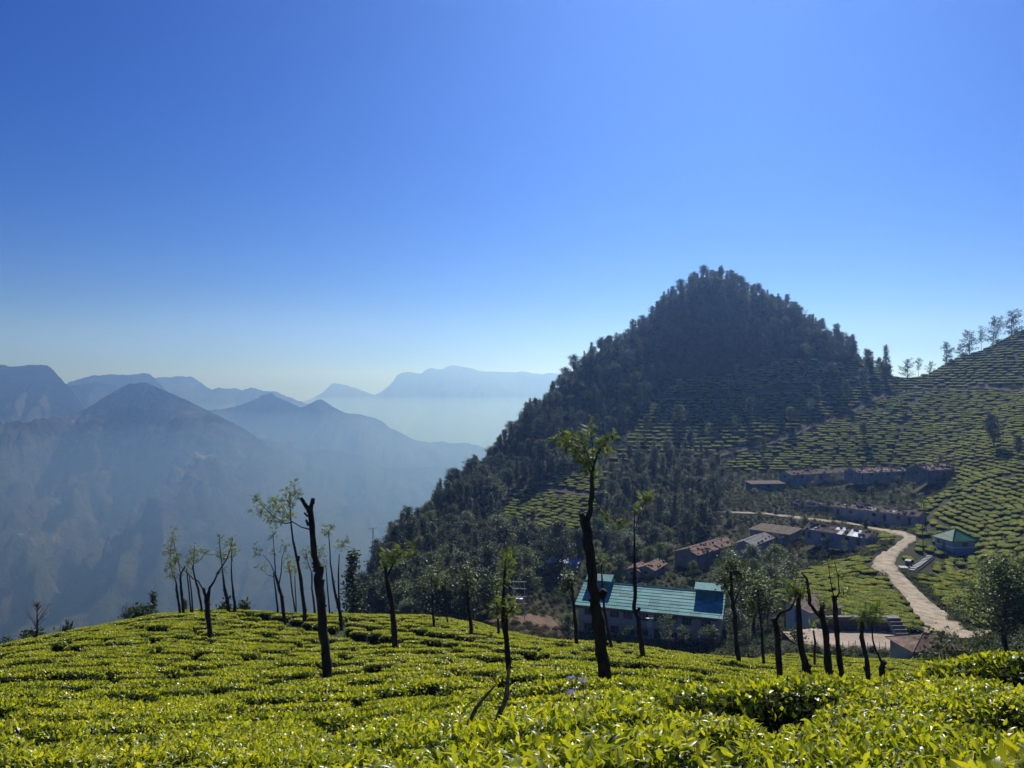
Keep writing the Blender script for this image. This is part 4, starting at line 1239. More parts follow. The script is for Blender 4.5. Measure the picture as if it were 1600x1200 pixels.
def kinds_of(k): return [i for i, t in enumerate(TREE_ME) if t[0] in k]

def make_shrub(seed, w, h, mat, n=520, leaf=0.16):
    g = np.random.default_rng(seed); B = Blob(); L = Limbs()
    for k in range(9):
        a = k * 2.4 + g.normal() * .4; r = w * .5 * math.sqrt(g.random()) * .8
        c = np.array([math.cos(a) * r, math.sin(a) * r, h * (.45 + .35 * g.random()) * (1 - .35 * (r / (w * .5)) ** 2)])
        L.add([(0.1 * c[0], .1 * c[1], -.3), c * [.6, .6, .5], c], [.05, .035, .015], 4)
        m = n // 9
        P = c + g.normal(size=(m, 3)) * [w * .14, w * .14, h * .17]
        P[:, 2] = np.maximum(P[:, 2], 0.03)
        B.cloud(CARD, P, rand_dirs(g, m) + [0, 0, .3], rand_dirs(g, m) * .8 + [0, 0, 1], leaf * g.uniform(.6, 1.4, m), np.clip(.3 + .5 * g.random(m) + .2 * (g.random() - .5), 0, 1))
    return L, B
SHRUB_ME = []
for i, (w_, h_, m_) in enumerate([(2.2, 1.5, M_SHRUB), (2.8, 1.9, M_SHRUB), (1.6, 1.2, M_SHRUB), (3.2, 2.4, M_SHRUB), (2.0, 1.1, M_DRYSHRUB), (2.6, 1.4, M_DRYSHRUB), (1.4, .7, M_DRYSHRUB)]):
    L_, B_ = make_shrub(60 + i, w_, h_, m_)
    LV, Lf = L_.arrays(); nB = B_.n
    jm = mesh_np("shrub", np.concatenate([np.concatenate(B_.V), LV]), [np.concatenate([np.concatenate(B_.Ft), Lf[1] + nB]), Lf[0] + nB], None, False,
                 {"tone": np.concatenate(B_.T + [np.zeros(len(LV))])}, [m_, M_BARK], np.concatenate([np.zeros(sum(len(a) for a in B_.Ft)), np.ones(len(Lf[1]) + len(Lf[0]))]))
    SHRUB_ME.append((w_, h_, B_.mesh("foliage", m_), L_.mesh("stem", M_BARK), jm))

# many copies drawn by one object ------------------------------------
def scatter(name, label, P, rot, scl, idx, meshes):
    """one 'stuff' object that draws instances of the given meshes at P"""
    me = bpy.data.meshes.new(name)
    me.vertices.add(len(P)); me.vertices.foreach_set("co", np.asarray(P, np.float32).ravel())
    for nm, arr in (("rot", rot), ("scl", scl)):
        a = me.attributes.new(nm, 'FLOAT_VECTOR', 'POINT'); a.data.foreach_set("vector", np.asarray(arr, np.float32).ravel())
    a = me.attributes.new("pick", 'INT', 'POINT'); a.data.foreach_set("value", np.asarray(idx, np.int32))
    o = bpy.data.objects.new(name, me); COL.objects.link(o)
    col = bpy.data.collections.new(name + "_kinds")
    for i, m in enumerate(meshes):
        po = bpy.data.objects.new("%s_kind_%02d" % (name, i), m); col.objects.link(po)
    ng = bpy.data.node_groups.new(name, 'GeometryNodeTree')
    ng.interface.new_socket("Geometry", in_out='INPUT', socket_type='NodeSocketGeometry')
    ng.interface.new_socket("Geometry", in_out='OUTPUT', socket_type='NodeSocketGeometry')
    n, l = ng.nodes, ng.links
    gi, go = n.new("NodeGroupInput"), n.new("NodeGroupOutput")
    ci = n.new("GeometryNodeCollectionInfo"); ci.inputs["Collection"].default_value = col
    ci.inputs["Separate Children"].default_value = True; ci.inputs["Reset Children"].default_value = True
    ip = n.new("GeometryNodeInstanceOnPoints"); ip.inputs["Pick Instance"].default_value = True
    def na(nm, ty):
        q = n.new("GeometryNodeInputNamedAttribute"); q.data_type = ty; q.inputs["Name"].default_value = nm
        return [s for s in q.outputs if s.enabled and s.name == "Attribute"][0]
    er = n.new("FunctionNodeEulerToRotation")
    l.new(na("rot", 'FLOAT_VECTOR'), er.inputs[0])
    l.new(gi.outputs[0], ip.inputs["Points"]); l.new(ci.outputs[0], ip.inputs["Instance"])
    l.new(na("pick", 'INT'), ip.inputs["Instance Index"])
    l.new(er.outputs[0], ip.inputs["Rotation"]); l.new(na("scl", 'FLOAT_VECTOR'), ip.inputs["Scale"])
    l.new(ip.outputs[0], go.inputs[0])
    md = o.modifiers.new("copies", 'NODES'); md.node_group = ng
    return tag(o, label, kind="stuff")

def place_tree(i, X, Y, s, rz, label, group, name="forest_tree", cat="tree", z=None, a=1.0):
    k, H, tm, cm, _ = TREE_ME[i]
    root = empty(name, (X, Y, gz(X, Y) if z is None else z), rz); root.scale = (s * a, s * a, s)
    link_mesh("trunk", tm, None, root); link_mesh("crown", cm, None, root)
    return tag(root, label, cat, group)
def place_shrub(i, X, Y, s, label, group=None, rz=0, z=None, name="shrub"):
    w, h, fm, sm, _ = SHRUB_ME[i]
    root = empty(name, (X, Y, gz(X, Y) if z is None else z), rz); root.scale = (s, s, s) if not isinstance(s, tuple) else s
    f = link_mesh("foliage", fm, None, root); link_mesh("stem", sm, None, root)
    return tag(root, label, "shrub", group)

# ------------------------------------------------------------------ forest
def poisson(X, Y, r, order=None):
    """greedy thinning: keep points at least r (array) apart"""
    g = np.random.default_rng(5)
    ordr = g.permutation(len(X)) if order is None else order
    cell = float(np.min(r)); grid = {}; keep = []
    reach = int(math.ceil(float(np.max(r)) / cell))
    for i in ordr:
        x, y, ri = X[i], Y[i], r[i]
        cx, cy = int(x // cell), int(y // cell); ok = True
        for a in range(cx - reach, cx + reach + 1):
            for b in range(cy - reach, cy + reach + 1):
                for j in grid.get((a, b), ()):
                    if (X[j] - x) ** 2 + (Y[j] - y) ** 2 < ri * ri: ok = False; break
                if not ok: break
            if not ok: break
        if ok: grid.setdefault((cx, cy), []).append(i); keep.append(i)
    return np.array(keep, int)

FZ = {  # zone polygons as they appear over the ground, spacing, kinds, scale range
 "crest": ([(1105,425),(1200,462),(1290,512),(1345,552),(1320,568),(1250,560),(1180,566),(1130,588),(1060,596),(1010,636),(960,690),(905,735),(880,742),(800,742),(740,790),(690,800),(600,870),(520,905),(540,880),(600,846),(700,752),(800,668),(900,578),(1000,500),(1060,450)], 3.5, ('oak','broad','cone','broad','broad','low'), (.36, .88)),
 "flank": ([(880,742),(800,742),(740,790),(690,800),(600,870),(520,905),(530,965),(640,985),(740,985),(800,950),(860,912),(905,895),(905,862),(830,852),(760,815),(800,770)], 5.0, ('oak','broad','cone','broad','leafy'), (.6, 1.1)),
 "hollow": ([(960,740),(1010,712),(1110,716),(1130,740),(1120,790),(1100,832),(1050,850),(975,836),(930,800)], 5.4, ('oak','broad','cone'), (.55, .95)),
 "foot": ([(905,862),(905,895),(960,905),(1000,895),(1040,880),(1050,850),(975,836),(930,830)], 5.0, ('leafy','leafy','oak'), (.5, .85)),
 "terrace": ([(1010,640),(1130,592),(1250,566),(1330,572),(1385,600),(1380,618),(1250,662),(1110,705),(985,715)], 15.0, ('wispy','oak','wispy'), (.75, 1.15)),
 "rim": ([(1320,545),(1360,570),(1395,600),(1380,606),(1340,585)], 7.0, ('oak','wispy'), (.7, 1.0)),
 "slope": ([(1150,735),(1250,690),(1400,640),(1600,640),(1600,720),(1480,720),(1200,742)], 32.0, ('oak','wispy'), (.6, .95)),
 "village": ([(1060,828),(1170,812),(1225,775),(1170,772),(1180,745),(1330,735),(1490,722),(1500,750),(1440,780),(1440,822),(1350,800),(1230,800),(1330,850),(1370,850),(1300,885),(1210,900),(1150,880),(1080,905)], 8.5, ('leafy','low','wispy'), (.28, .6)),
 "valley": ([(1130,880),(1215,890),(1240,930),(1235,985),(1150,1000),(1125,960)], 5.6, ('leafy','leafy','wispy'), (.5, .9)),
}
FOREST_LABEL = {
 "crest": ("tree in the wood on the conical hill's upper ridge", "wood on the conical hill's ridge"),
 "flank": ("tree in the shaded wood behind the near tea field", "shaded wood behind the near tea field"),
 "hollow": ("tree in the shaded hollow at the hill foot", "trees in the shaded hollow"),
 "foot": ("tree in the strip directly behind the teal roof", "trees behind the teal roof"),
 "terrace": ("tree on the sunlit tea terraces of the conical hill", "shade trees on the terraces"),
 "rim": ("skyline tree where the conical hill meets the saddle", "trees above the saddle"),
 "slope": ("lone tree on the broad tea slope above the row houses", "shade trees on the broad tea slope"),
 "village": ("small tree among the estate row houses", "trees among the row houses"),
 "valley": ("tree between the teal roofed building and the yard", "trees beside the yard"),
}
_cand = []
for zi, (zn, (poly, sp, kk, sr)) in enumerate(FZ.items()):
    g = np.random.default_rng(100 + zi)
    px = np.array([p[0] for p in poly]); 
    n = 60000
    u = g.uniform(px.min(), px.max(), n); Y = np.exp(g.uniform(math.log(95), math.log(560), n))
    X = (u - 800) / F * Y; Z = ground_z(X, Y)
    U, V_ = proj(X, Y, Z)
    m = in_poly(U, V_, poly) & clear_of_buildings(X, Y)
    for ln in (ROAD, ROAD_UP, YARD, TRACK, TRACK_L): m &= seg_dist(X, Y, ln) > 2.8
    m &= ~((Y < 103))
    X, Y, Z = X[m], Y[m], Z[m]
    k = poisson(X, Y, np.full(len(X), sp))
    ks = kinds_of(kk)
    for i in k:
        _cand.append((zn, X[i], Y[i], Z[i], ks[g.integers(len(ks))], g.uniform(*sr), g.uniform(0, 6.28)))
# which of them the camera can see: march each crown top against the land
def seen_top(X, Y, Z, h):
    t = np.linspace(0.06, 0.985, 70)[:, None]
    return ((Z + h)[None] * t > canopy_z(X[None] * t, Y[None] * t) - 0.2).all(0)
cx = np.array([c[1] for c in _cand]); cyy = np.array([c[2] for c in _cand]); cz = np.array([c[3] for c in _cand])
ch = np.array([TREE_ME[c[4]][1] * c[5] for c in _cand])
vis = seen_top(cx, cyy, cz, ch)
pu, pv = proj(cx, cyy, cz + ch)
vis &= (pu > -20) & (pu < 1620)
size = np.where(vis, ch / cyy, 0)
zn_arr = np.array([c[0] for c in _cand])
prio = size * np.where(np.isin(zn_arr, ["terrace", "rim", "slope", "valley", "village"]), 3.0, 1.0)
order = np.argsort(-prio)
single = set(order[:270].tolist())
n_stuff = 0
SP, SR_, SS, SI = [], [], [], []
for i, c in enumerate(_cand):
    zn, X, Y, Z, k, s, rz = c
    if i in single and prio[i] > 0:
        adj = {'oak': 'slim tall', 'broad': 'round crowned', 'cone': 'cone shaped', 'wispy': 'thin feathery', 'leafy': 'pale leafy', 'big': 'large', 'low': 'low branched'}[TREE_ME[k][0]]
        place_tree(k, X, Y, s, rz, adj + " " + FOREST_LABEL[zn][0], adj + " trees, " + FOREST_LABEL[zn][1], z=Z, a=.8 + .5 * ((i * 37) % 11) / 10)
    elif vis[i] or (i % 2 == 0):
        SP.append((X, Y, Z)); SR_.append((0, 0, rz)); SS.append((s * (.8 + .55 * ((i * 37) % 11) / 10), s * (.8 + .55 * ((i * 53) % 11) / 10), s * (0.8 + 0.4 * ((i * 7) % 10) / 10))); SI.append(k)
scatter("forest", "dense dark forest clothing the conical hill", SP, SR_, SS, SI, [t[4] for t in TREE_ME])
print("FOREST", len(_cand), "visible", int(vis.sum()), "stuff", len(SP))

# skyline trees on the far tea ridge, each by itself
for (px, py, h, k, lb) in [
  (1382, 578, 42, 8, "dark conical tree standing highest in the saddle beside the conical hill"),
  (1415, 585, 30, 17, "slim tree in the saddle, just beyond the dark conical tree"),
  (1432, 582, 30, 10, "pale wispy tree in the saddle below the far tea ridge"),
  (1450, 575, 20, 18, "low round tree where the far tea ridge leaves the saddle"),
  (1476, 562, 34, 16, "dense upright tree on the far tea ridge's lower skyline"),
  (1497, 552, 22, 16, "small bushy tree halfway along the far tea ridge skyline"),
  (1511, 545, 36, 17, "open crowned tree in the middle of the far tea ridge skyline"),
  (1530, 536, 34, 11, "thin pale tree on the far tea ridge skyline"),
  (1549, 524, 44, 18, "tall layered tree next to the spreading tree on the skyline"),
  (1577, 512, 40, 16, "spreading tree highest on the far tea ridge skyline")]:
    # stand on the ridge: nearest spot whose soil shows at this height
    _Y = np.linspace(320, 520, 400); _X = (px - 800) / F * _Y
    _i = int(np.argmax(ground_z(_X, _Y) / _Y)); q = Vector((_X[_i], _Y[_i] - 2, 0)); q.z = gz(q.x, q.y)
    k_, H_ = TREE_ME[k][0], TREE_ME[k][1]
    place_tree(k, q.x, q.y, 1.2 * h * q.y / F / H_, px * 0.7, lb, "trees on the far tea ridge skyline", "ridge_tree", z=q.z - 0.3, a=.75 + .35 * ((px * 7) % 10) / 10)
    if k % 2 == 0: place_shrub(px % 4, q.x + 2.6, q.y, 1.0 + .5 * ((px * 3) % 7) / 7, "low bush beside " + {1497: "the small bushy ridge tree", 1549: "the tall layered ridge tree", 1530: "the thin pale ridge tree", 1382: "the dark conical saddle tree", 1415: "the slim saddle tree", 1432: "the pale wispy saddle tree", 1450: "the low round ridge tree", 1476: "the dense upright ridge tree", 1511: "the open crowned ridge tree", 1577: "the spreading ridge tree"}.get(px, "a ridge tree") + " on the skyline", rz=px, name="ridge_shrub")

# single trees and shrubs one can point at around the estate
for (px, py, Yn, hpx, k, lb) in [
  (1568, 1045, 55, 190, 14, "large leafy tree filling the picture's lower edge beside the road mouth"),
  (1608, 1030, 60, 170, 15, "big dark tree cut by the picture's edge above the near tea"),
  (1552, 705, 200, 66, 1, "broad dark shade tree standing alone high on the tea slope"),
  (1352, 842, 150, 36, 1, "small tree beside the road just past the white patched roof"),
  (1178, 1000, 70, 120, 12, "bushy green tree beside the teal building's end wall"),
  (845, 738, 200, 58, 3, "pale upright tree on the shaded tea below the wood"),
  (1082, 820, 180, 46, 8, "dark conical tree at the shadow edge above the rusty long house"),
  (1010, 862, 150, 30, 9, "small cone shaped tree beside the rusty long house"),
  (552, 962, 85, 110, 8, "dense dark conifer at the end of the wood beside bare trunks"),
  (237, 962, 78, 40, 9, "dark young conifer peeking over the near tea crest"),
  (288, 962, 86, 28, 8, "small conifer behind the thin crest trees"),
  (205, 972, 80, 30, 5, "bushy tree top showing over the near tea crest"),
]:
    q = hit(px, py, Yn) if py < 1015 or px < 700 else at(px, py, Yn + 20)
    if px in (237, 288, 205, 552):
        q = at(px, py + 8, Yn + 14)
    H_ = TREE_ME[k][1]
    z_ = min(q.z, gz(q.x, q.y)) if px not in (237, 288, 205, 552) else gz(q.x, q.y)
    top = (600 - (py - hpx)) / F * q.y
    place_tree(k, q.x, q.y, (top - z_) / H_, px * 1.3, lb, None, "tree", z=z_)
for (px, py, Yn, s, k, lb) in [
  (1488, 1048, 60, 1.7, 3, "big rounded green bush before the rusty hipped roof"),
  (1455, 1046, 60, 1.1, 0, "small bush beside the rusty hipped roof shed wall"),
  (1244, 1004, 80, 1.2, 0, "low bush at the yard's shaded end"),
  (1432, 700 + 50, 200, 2.2, 0, "pale green bush before the broken rust roof"),
  (690, 960, 90, 2.6, 5, "round brown bush behind the near tea crest"),
  (712, 962, 95, 2.0, 4, "smaller brown bush beside the round brown bush"),
]:
    q = hit(px, py, Yn)
    place_shrub(k, q.x, q.y, s, lb, rz=px)

for (x, y, k, sc, lb) in [(8.6, -3.0, 0, 1.1, "low bush below the building's third window bay"), (13.4, -3.4, 3, 1.25, "tall rounded bush left of the white dish post"),
                          (17.6, -3.2, 1, 1.3, "dark bush right of the white dish post"), (20.4, -3.6, 3, 1.15, "rounded bush under the feathery tree before the facade"),
                          (24.6, -2.8, 0, 1.3, "bush at the foot of the building's far raised end"), (3.0, -3.0, 2, 1.3, "bush at the building corner nearest the red earth")]:
    p = TEAL @ Vector((x, y, 0)); zg = gz(p.x, p.y)
    top = p.z + 2.6; w, h, *_ = SHRUB_ME[k]
    place_shrub(k, p.x, p.y, (sc * 1.5, sc * 1.5, max(sc, (top - zg) / h)), lb, rz=x, z=zg)
for (x, y, k, hh, lb) in [(19.3, -5.5, 10, 8.6, "feathery tall tree before the middle of the facade"), (22.0, -5.0, 11, 6.8, "shorter feathery tree beside the tall feathery tree at the facade"),
                          (11.3, -4.0, 12, 4.8, "small leafy tree before the facade's first pilasters"), (27.2, -4.0, 13, 6.5, "leafy tree covering the facade's far corner"), (-1.8, -1.5, 12, 5.6, "leafy tree at the building's corner by the thin trunk")]:
    p = TEAL @ Vector((x, y, 0)); zg = gz(p.x, p.y); top = p.z + hh
    place_tree(k, p.x, p.y, (top - zg) / TREE_ME[k][1], x, lb, None, "tree", z=zg)
# ------------------------------------------------------------------ tea
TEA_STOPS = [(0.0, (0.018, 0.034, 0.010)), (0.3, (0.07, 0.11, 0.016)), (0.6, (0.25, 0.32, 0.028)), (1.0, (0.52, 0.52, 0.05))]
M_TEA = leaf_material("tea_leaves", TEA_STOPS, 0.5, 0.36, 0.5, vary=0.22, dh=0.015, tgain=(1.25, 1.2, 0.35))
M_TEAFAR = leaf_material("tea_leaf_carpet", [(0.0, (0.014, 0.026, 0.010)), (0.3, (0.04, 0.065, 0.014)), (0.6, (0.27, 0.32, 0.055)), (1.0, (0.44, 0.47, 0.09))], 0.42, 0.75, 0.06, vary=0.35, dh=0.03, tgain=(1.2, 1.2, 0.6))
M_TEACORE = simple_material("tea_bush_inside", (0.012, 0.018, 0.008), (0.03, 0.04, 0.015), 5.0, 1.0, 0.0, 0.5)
M_TEATWIG = simple_material("tea_wood", (0.05, 0.04, 0.03), (0.12, 0.10, 0.08), 8.0, 0.9, 0.1, 0.4)

def dome_core(g, L, W, H, nu=14, nv=6, rough=0.10, seed=0):
    """flat topped clipped bush body; returns V, quads, tone"""
    V, T = [], []
    for j in range(nv + 1):
        t = j / nv
        for i in range(nu):
            a = 2 * math.pi * i / nu
            ca, sa = math.cos(a), math.sin(a)
            # super-ellipse plan, flat table top
            rr = (abs(ca) ** 2.6 + abs(sa) ** 2.6) ** (-1 / 2.6)
            if t < 0.5: r = 0.72 + 0.28 * math.sin(math.pi * t); z = t * 1.5
            else: r = math.cos((t - 0.5) * math.pi) ** 0.55 if t < 1 else 0.0; z = 0.75 + 0.25 * math.sin((t - .5) * math.pi)
            n = float(fbm(np.array([ca * 1.7 + seed * 3.1 + z]), np.array([sa * 1.7 + z * 2]), 3, seed)[0])
            V.append((ca * rr * r * L / 2 * (1 + rough * n), sa * rr * r * W / 2 * (1 + rough * n), z * H * (1 + 0.6 * rough * n)))
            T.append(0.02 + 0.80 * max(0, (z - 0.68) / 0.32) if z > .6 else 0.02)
    V = np.array(V); T = np.array(T)
    idx = np.arange((nv + 1) * nu).reshape(nv + 1, nu)
    q = np.stack([idx[:-1], np.roll(idx, -1, 1)[:-1], np.roll(idx, -1, 1)[1:], idx[1:]], -1).reshape(-1, 4)
    return V, q, T

def top_points(g, n, L, W, H, margin=1.0):
    """points over the bush's table top and upper sides with outward directions"""
    a = g.uniform(0, 2 * math.pi, n); ca, sa = np.cos(a), np.sin(a)
    rr = (np.abs(ca) ** 2.6 + np.abs(sa) ** 2.6) ** (-1 / 2.6)
    q = np.sqrt(g.random(n)) * margin
    x = ca * rr * q * L / 2; y = sa * rr * q * W / 2
    e = np.clip((q - 0.72) / 0.28, 0, None)
    z = H * (1 - 0.42 * e ** 2.2)
    out = np.stack([ca * rr * e, sa * rr * e, np.ones(n)], 1)
    return np.stack([x, y, z], 1), norm_rows(out), q

def tea_mesh(seed, L, W, H, lod):
    g = np.random.default_rng(seed); B = Blob()
    core_h = {0: .97, 1: .93, 2: .88, 3: .82}[lod]
    V, q, T = dome_core(g, L * (1.0 if lod == 0 else .95), W * (1.0 if lod == 0 else .95), H * core_h, 16 if lod else 14, 6, .16 if lod == 0 else .12, seed)
    if lod >= 2: T = T * 0.35
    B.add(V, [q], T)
    if lod == 0:
        n, sz, tm = 420, .075, CARD
    elif lod == 1:
        n, sz, tm = 1100, .105, LEAF4
    elif lod == 2:
        n, sz, tm = 4600, .060, LEAF4
    else:
        n, sz, tm = 5600, .058, LEAF8
    P, O, qn = top_points(g, n, L, W, H, 1.06)
    dep = g.random(n) ** 1.6
    bump = 0.5 * fbm(P[:, 0] * 2.3 + seed * 7, P[:, 1] * 2.3, 3, seed)
    P = P - O * (dep * (.10 if lod else .12) * H)[:, None] + np.stack([g.normal(size=n) * .01, g.normal(size=n) * .01, bump * .09], 1)
    side = qn > 0.97
    P[side, 2] -= g.random(side.sum()) * H * .6
    D = O * .55 + rand_dirs(g, n) * .95 + [0, 0, .30]
    N = O * .8 + rand_dirs(g, n) * .55
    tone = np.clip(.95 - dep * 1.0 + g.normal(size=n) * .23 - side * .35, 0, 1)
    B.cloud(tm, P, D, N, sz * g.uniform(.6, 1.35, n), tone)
    if lod >= 1:   # skirt of old leaves on the sides
        m = n // 4
        a = g.uniform(0, 2 * math.pi, m); rr = (np.abs(np.cos(a)) ** 2.6 + np.abs(np.sin(a)) ** 2.6) ** (-1 / 2.6)
        z = g.uniform(.12, .8, m)
        P = np.stack([np.cos(a) * rr * L / 2 * (.9 + .1 * z), np.sin(a) * rr * W / 2 * (.9 + .1 * z), z * H], 1)
        O = np.stack([np.cos(a), np.sin(a), np.full(m, .3)], 1)
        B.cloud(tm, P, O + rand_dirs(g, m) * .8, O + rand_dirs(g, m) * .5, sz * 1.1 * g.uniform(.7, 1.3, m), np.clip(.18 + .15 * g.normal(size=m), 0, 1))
    if lod == 0: return B.mesh("tea_bush", M_TEAFAR, smooth=True)
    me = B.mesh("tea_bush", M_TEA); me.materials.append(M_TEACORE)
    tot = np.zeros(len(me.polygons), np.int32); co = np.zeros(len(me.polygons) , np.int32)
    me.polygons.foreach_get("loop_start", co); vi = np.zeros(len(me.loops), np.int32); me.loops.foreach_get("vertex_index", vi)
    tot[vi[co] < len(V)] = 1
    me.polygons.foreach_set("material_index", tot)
    return me

TEA_ME = {0: [tea_mesh(200 + i, 1.0, 1.0, 1.0, 0) for i in range(4)],
          1: [tea_mesh(220 + i, 1.9, 1.45, .80, 1) for i in range(4)],
          2: [tea_mesh(240 + i, 1.9, 1.45, .80, 2) for i in range(4)],
          3: [tea_mesh(260 + i, 1.9, 1.45, .80, 3) for i in range(3)]}

def grad(X, Y, e=0.6):
    gx = (ground_z(X + e, Y) - ground_z(X - e, Y)) / (2 * e); gy = (ground_z(X, Y + e) - ground_z(X, Y - e)) / (2 * e)
    return gx, gy

def tea_rows(mask, xr, yr, row, along, seed, mode='contour', angle=0.0, jitter=.18):
    """bush places in rows along the contours (or along a given bearing)"""
    g = np.random.default_rng(seed)
    area = (xr[1] - xr[0]) * (yr[1] - yr[0])
    n = int(min(420000, area / (row * along) * 7))
    X = g.uniform(*xr, n); Y = g.uniform(*yr, n)
    m = mask(X, Y); X, Y = X[m], Y[m]
    if len(X) == 0: return X, Y, X
    gx, gy = grad(X, Y); gl = np.hypot(gx, gy) + 1e-6
    if mode == 'contour':
        dz = row * float(np.median(gl))
        Z = ground_z(X, Y)
        ph = 0.35 * fbm(X / 30, Y / 30, 2, seed)
        k = np.round(Z / dz + ph); d = np.clip(((k - ph) * dz - Z) / gl, -row, row)
        X = X + gx / gl * d; Y = Y + gy / gl * d
        th = np.arctan2(gx, -gy)
        th = np.where(np.cos(th) < 0, th + math.pi, th)
    else:
        c, s = math.cos(angle), math.sin(angle)
        a = X * c + Y * s; b = -X * s + Y * c
        wob = 0.5 * row * fbm(a / 14, b / 14, 2, seed)
        b2 = np.round((b + wob) / row) * row - wob
        a2 = a if mode == 'line' else np.round(a / along) * along
        X = a2 * c - b2 * s; Y = a2 * s + b2 * c
        th = np.full(len(X), angle)
    # thin with an ellipse laid along the row
    ord_ = g.permutation(len(X)); cell = along; grid = {}; keep = []
    ct, st = np.cos(th), np.sin(th); ia = 1 / (along * .93) ** 2; ib = 1 / (row * .72) ** 2
    Xl, Yl, ctl, stl = X.tolist(), Y.tolist(), ct.tolist(), st.tolist()
    for i in ord_.tolist():
        x, y = Xl[i], Yl[i]; cx_, cy_ = int(x // cell), int(y // cell); ok = True; c_, s_ = ctl[i], stl[i]
        for a in (cx_ - 1, cx_, cx_ + 1):
            for b in (cy_ - 1, cy_, cy_ + 1):
                for j in grid.get((a, b), ()):
                    dx, dy = Xl[j] - x, Yl[j] - y
                    u = dx * c_ + dy * s_; v = -dx * s_ + dy * c_
                    if u * u * ia + v * v * ib < 1: ok = False; break
                if not ok: break
            if not ok: break
        if ok: grid.setdefault((cx_, cy_), []).append(i); keep.append(i)
    keep = np.array(keep, int)
    m = mask(X[keep], Y[keep]); keep = keep[m]
    X, Y, th = X[keep], Y[keep], th[keep]
    return X + g.normal(size=len(X)) * jitter * .4, Y + g.normal(size=len(X)) * jitter * .4, th + g.normal(size=len(X)) * .10

def frame_rot(X, Y, th, follow=1.0):
    """Euler rotation that lays a bush on the slope with its length along th"""
    gx, gy = grad(X, Y); gx = gx * follow; gy = gy * follow
    out = np.zeros((len(X), 3))
    for i in range(len(X)):
        N = Vector((-gx[i], -gy[i], 1)).normalized()
        a = Vector((math.cos(th[i]), math.sin(th[i]), 0)); a = (a - N * a.dot(N)).normalized(); b = N.cross(a)
        out[i] = Matrix((a, b, N)).transposed().to_euler()
    return out

def off_lines(X, Y, pairs):
    m = np.ones(np.shape(X), bool)
    for ln, w in pairs: m &= seg_dist(X, Y, ln) > w
    return m

# --- near field -----------------------------------------------------
def near_mask(X, Y):
    u = X / np.maximum(Y, .3) * F + 800
    m = (Y > 1.05) & (u > -900) & (u < 2500)
    far = np.interp(u, [-900, -150, 0, 200, 330, 600, 700, 800, 900, 1000, 1105, 1140, 1200, 1400, 1440, 1470, 1700], [45, 55, 62, 84, 94, 92, 88, 79, 74, 72, 78, 84, 96, 96.5, 96, 40, 30])
    m &= Y < far
    m &= off_lines(X, Y, [(PATH_NEAR, 1.55), (PATH_NEAR2, 1.25)])
    m &= clear_of_buildings(X, Y)
    return m & off_lines(X, Y, [(YARD, 4.8)])
nx, ny, nth = tea_rows(near_mask, (-95, 75), (1.0, 97), 1.16, 1.55, 301, 'contour')
g = np.random.default_rng(302)
nz = ground_z(nx, ny)
gap = g.random(len(nx)) < 0.085 * (ny > 9)
nx, ny, nth, nz = nx[~gap], ny[~gap], nth[~gap], nz[~gap]
nrot = frame_rot(nx, ny, nth)
nsc = np.stack([g.uniform(.88, 1.16, len(nx)), g.uniform(.86, 1.14, len(nx)), g.uniform(.72, 1.06, len(nx))], 1)
u_, v_ = proj(nx, ny, nz + .8)
tv = np.linspace(.1, .97, 40)[:, None]
seen = ((nz + 1.0)[None] * tv > canopy_z(nx[None] * tv, ny[None] * tv) - .15).all(0) & (u_ > -60) & (u_ < 1660) & (v_ < 1330)
dist = np.hypot(nx, ny)
rank = np.argsort(np.where(seen, dist, 1e6))
N_SINGLE = 296; N_LEAFY = 12
single_t = rank[:N_SINGLE]
leafy = set(single_t[:N_LEAFY].tolist()); single_set = set(single_t.tolist())
print("NEAR TEA", len(nx), "seen", int(seen.sum()), "single up to", round(float(dist[single_t[-1]]), 1))

# one tea leaf, shared by all the loose leaves of the nearest bushes
def one_leaf(name, tone, seed):
    g_ = np.random.default_rng(seed)
    v, fs = LEAF8
    n = 5   # finer blade: rib, fold, curl
    V, Fq, Ft = [(0, 0, 0)], [], []
    for i in range(1, n):
        t = i / n; w = .30 * math.sin(math.pi * t ** .85) ** .8 * (1 - .15 * t); zc = .10 * math.sin(t * 2.6) - .16 * t * t
        V += [(-w * .5 - .0, t, zc + w * .22), (-w * .25, t, zc + w * .13), (0, t, zc), (w * .25, t, zc + w * .13), (w * .5, t, zc + w * .22)]
    V.append((0, 1, -.10)); tip = len(V) - 1
    for k in range(4): Ft.append((0, 2 + k, 1 + k)); Ft.append((tip, 1 + (n - 2) * 5 + k, 2 + (n - 2) * 5 + k))
    for i in range(n - 2):
        b = 1 + i * 5
        for k in range(4): Fq.append((b + k, b + k + 1, b + 5 + k + 1, b + 5 + k))
    V = np.array(V)
    return mesh_np(name, V, [np.array(Ft), np.array(Fq)], M_TEA, True, {"tone": np.full(len(V), tone)})
LEAF_ME = [one_leaf("leaf", t, 5) for t in (.30, .5, .68, .85, 1.0)]

def twig_mesh(seed, L, W, H):
    g_ = np.random.default_rng(seed); Lm = Limbs()
    for k in range(9):
        a = k * 2.4; r = .42 * math.sqrt((k + .5) / 9)
        Lm.add([(0, 0, -.1), (math.cos(a) * r * L * .4, math.sin(a) * r * W * .4, H * .4), (math.cos(a) * r * L, math.sin(a) * r * W, H * .82)], [.028, .02, .01], 5, .2)
    return Lm.mesh("stem", M_TEATWIG)
TWIGS = [twig_mesh(i, 1.9, 1.45, .80) for i in range(2)]

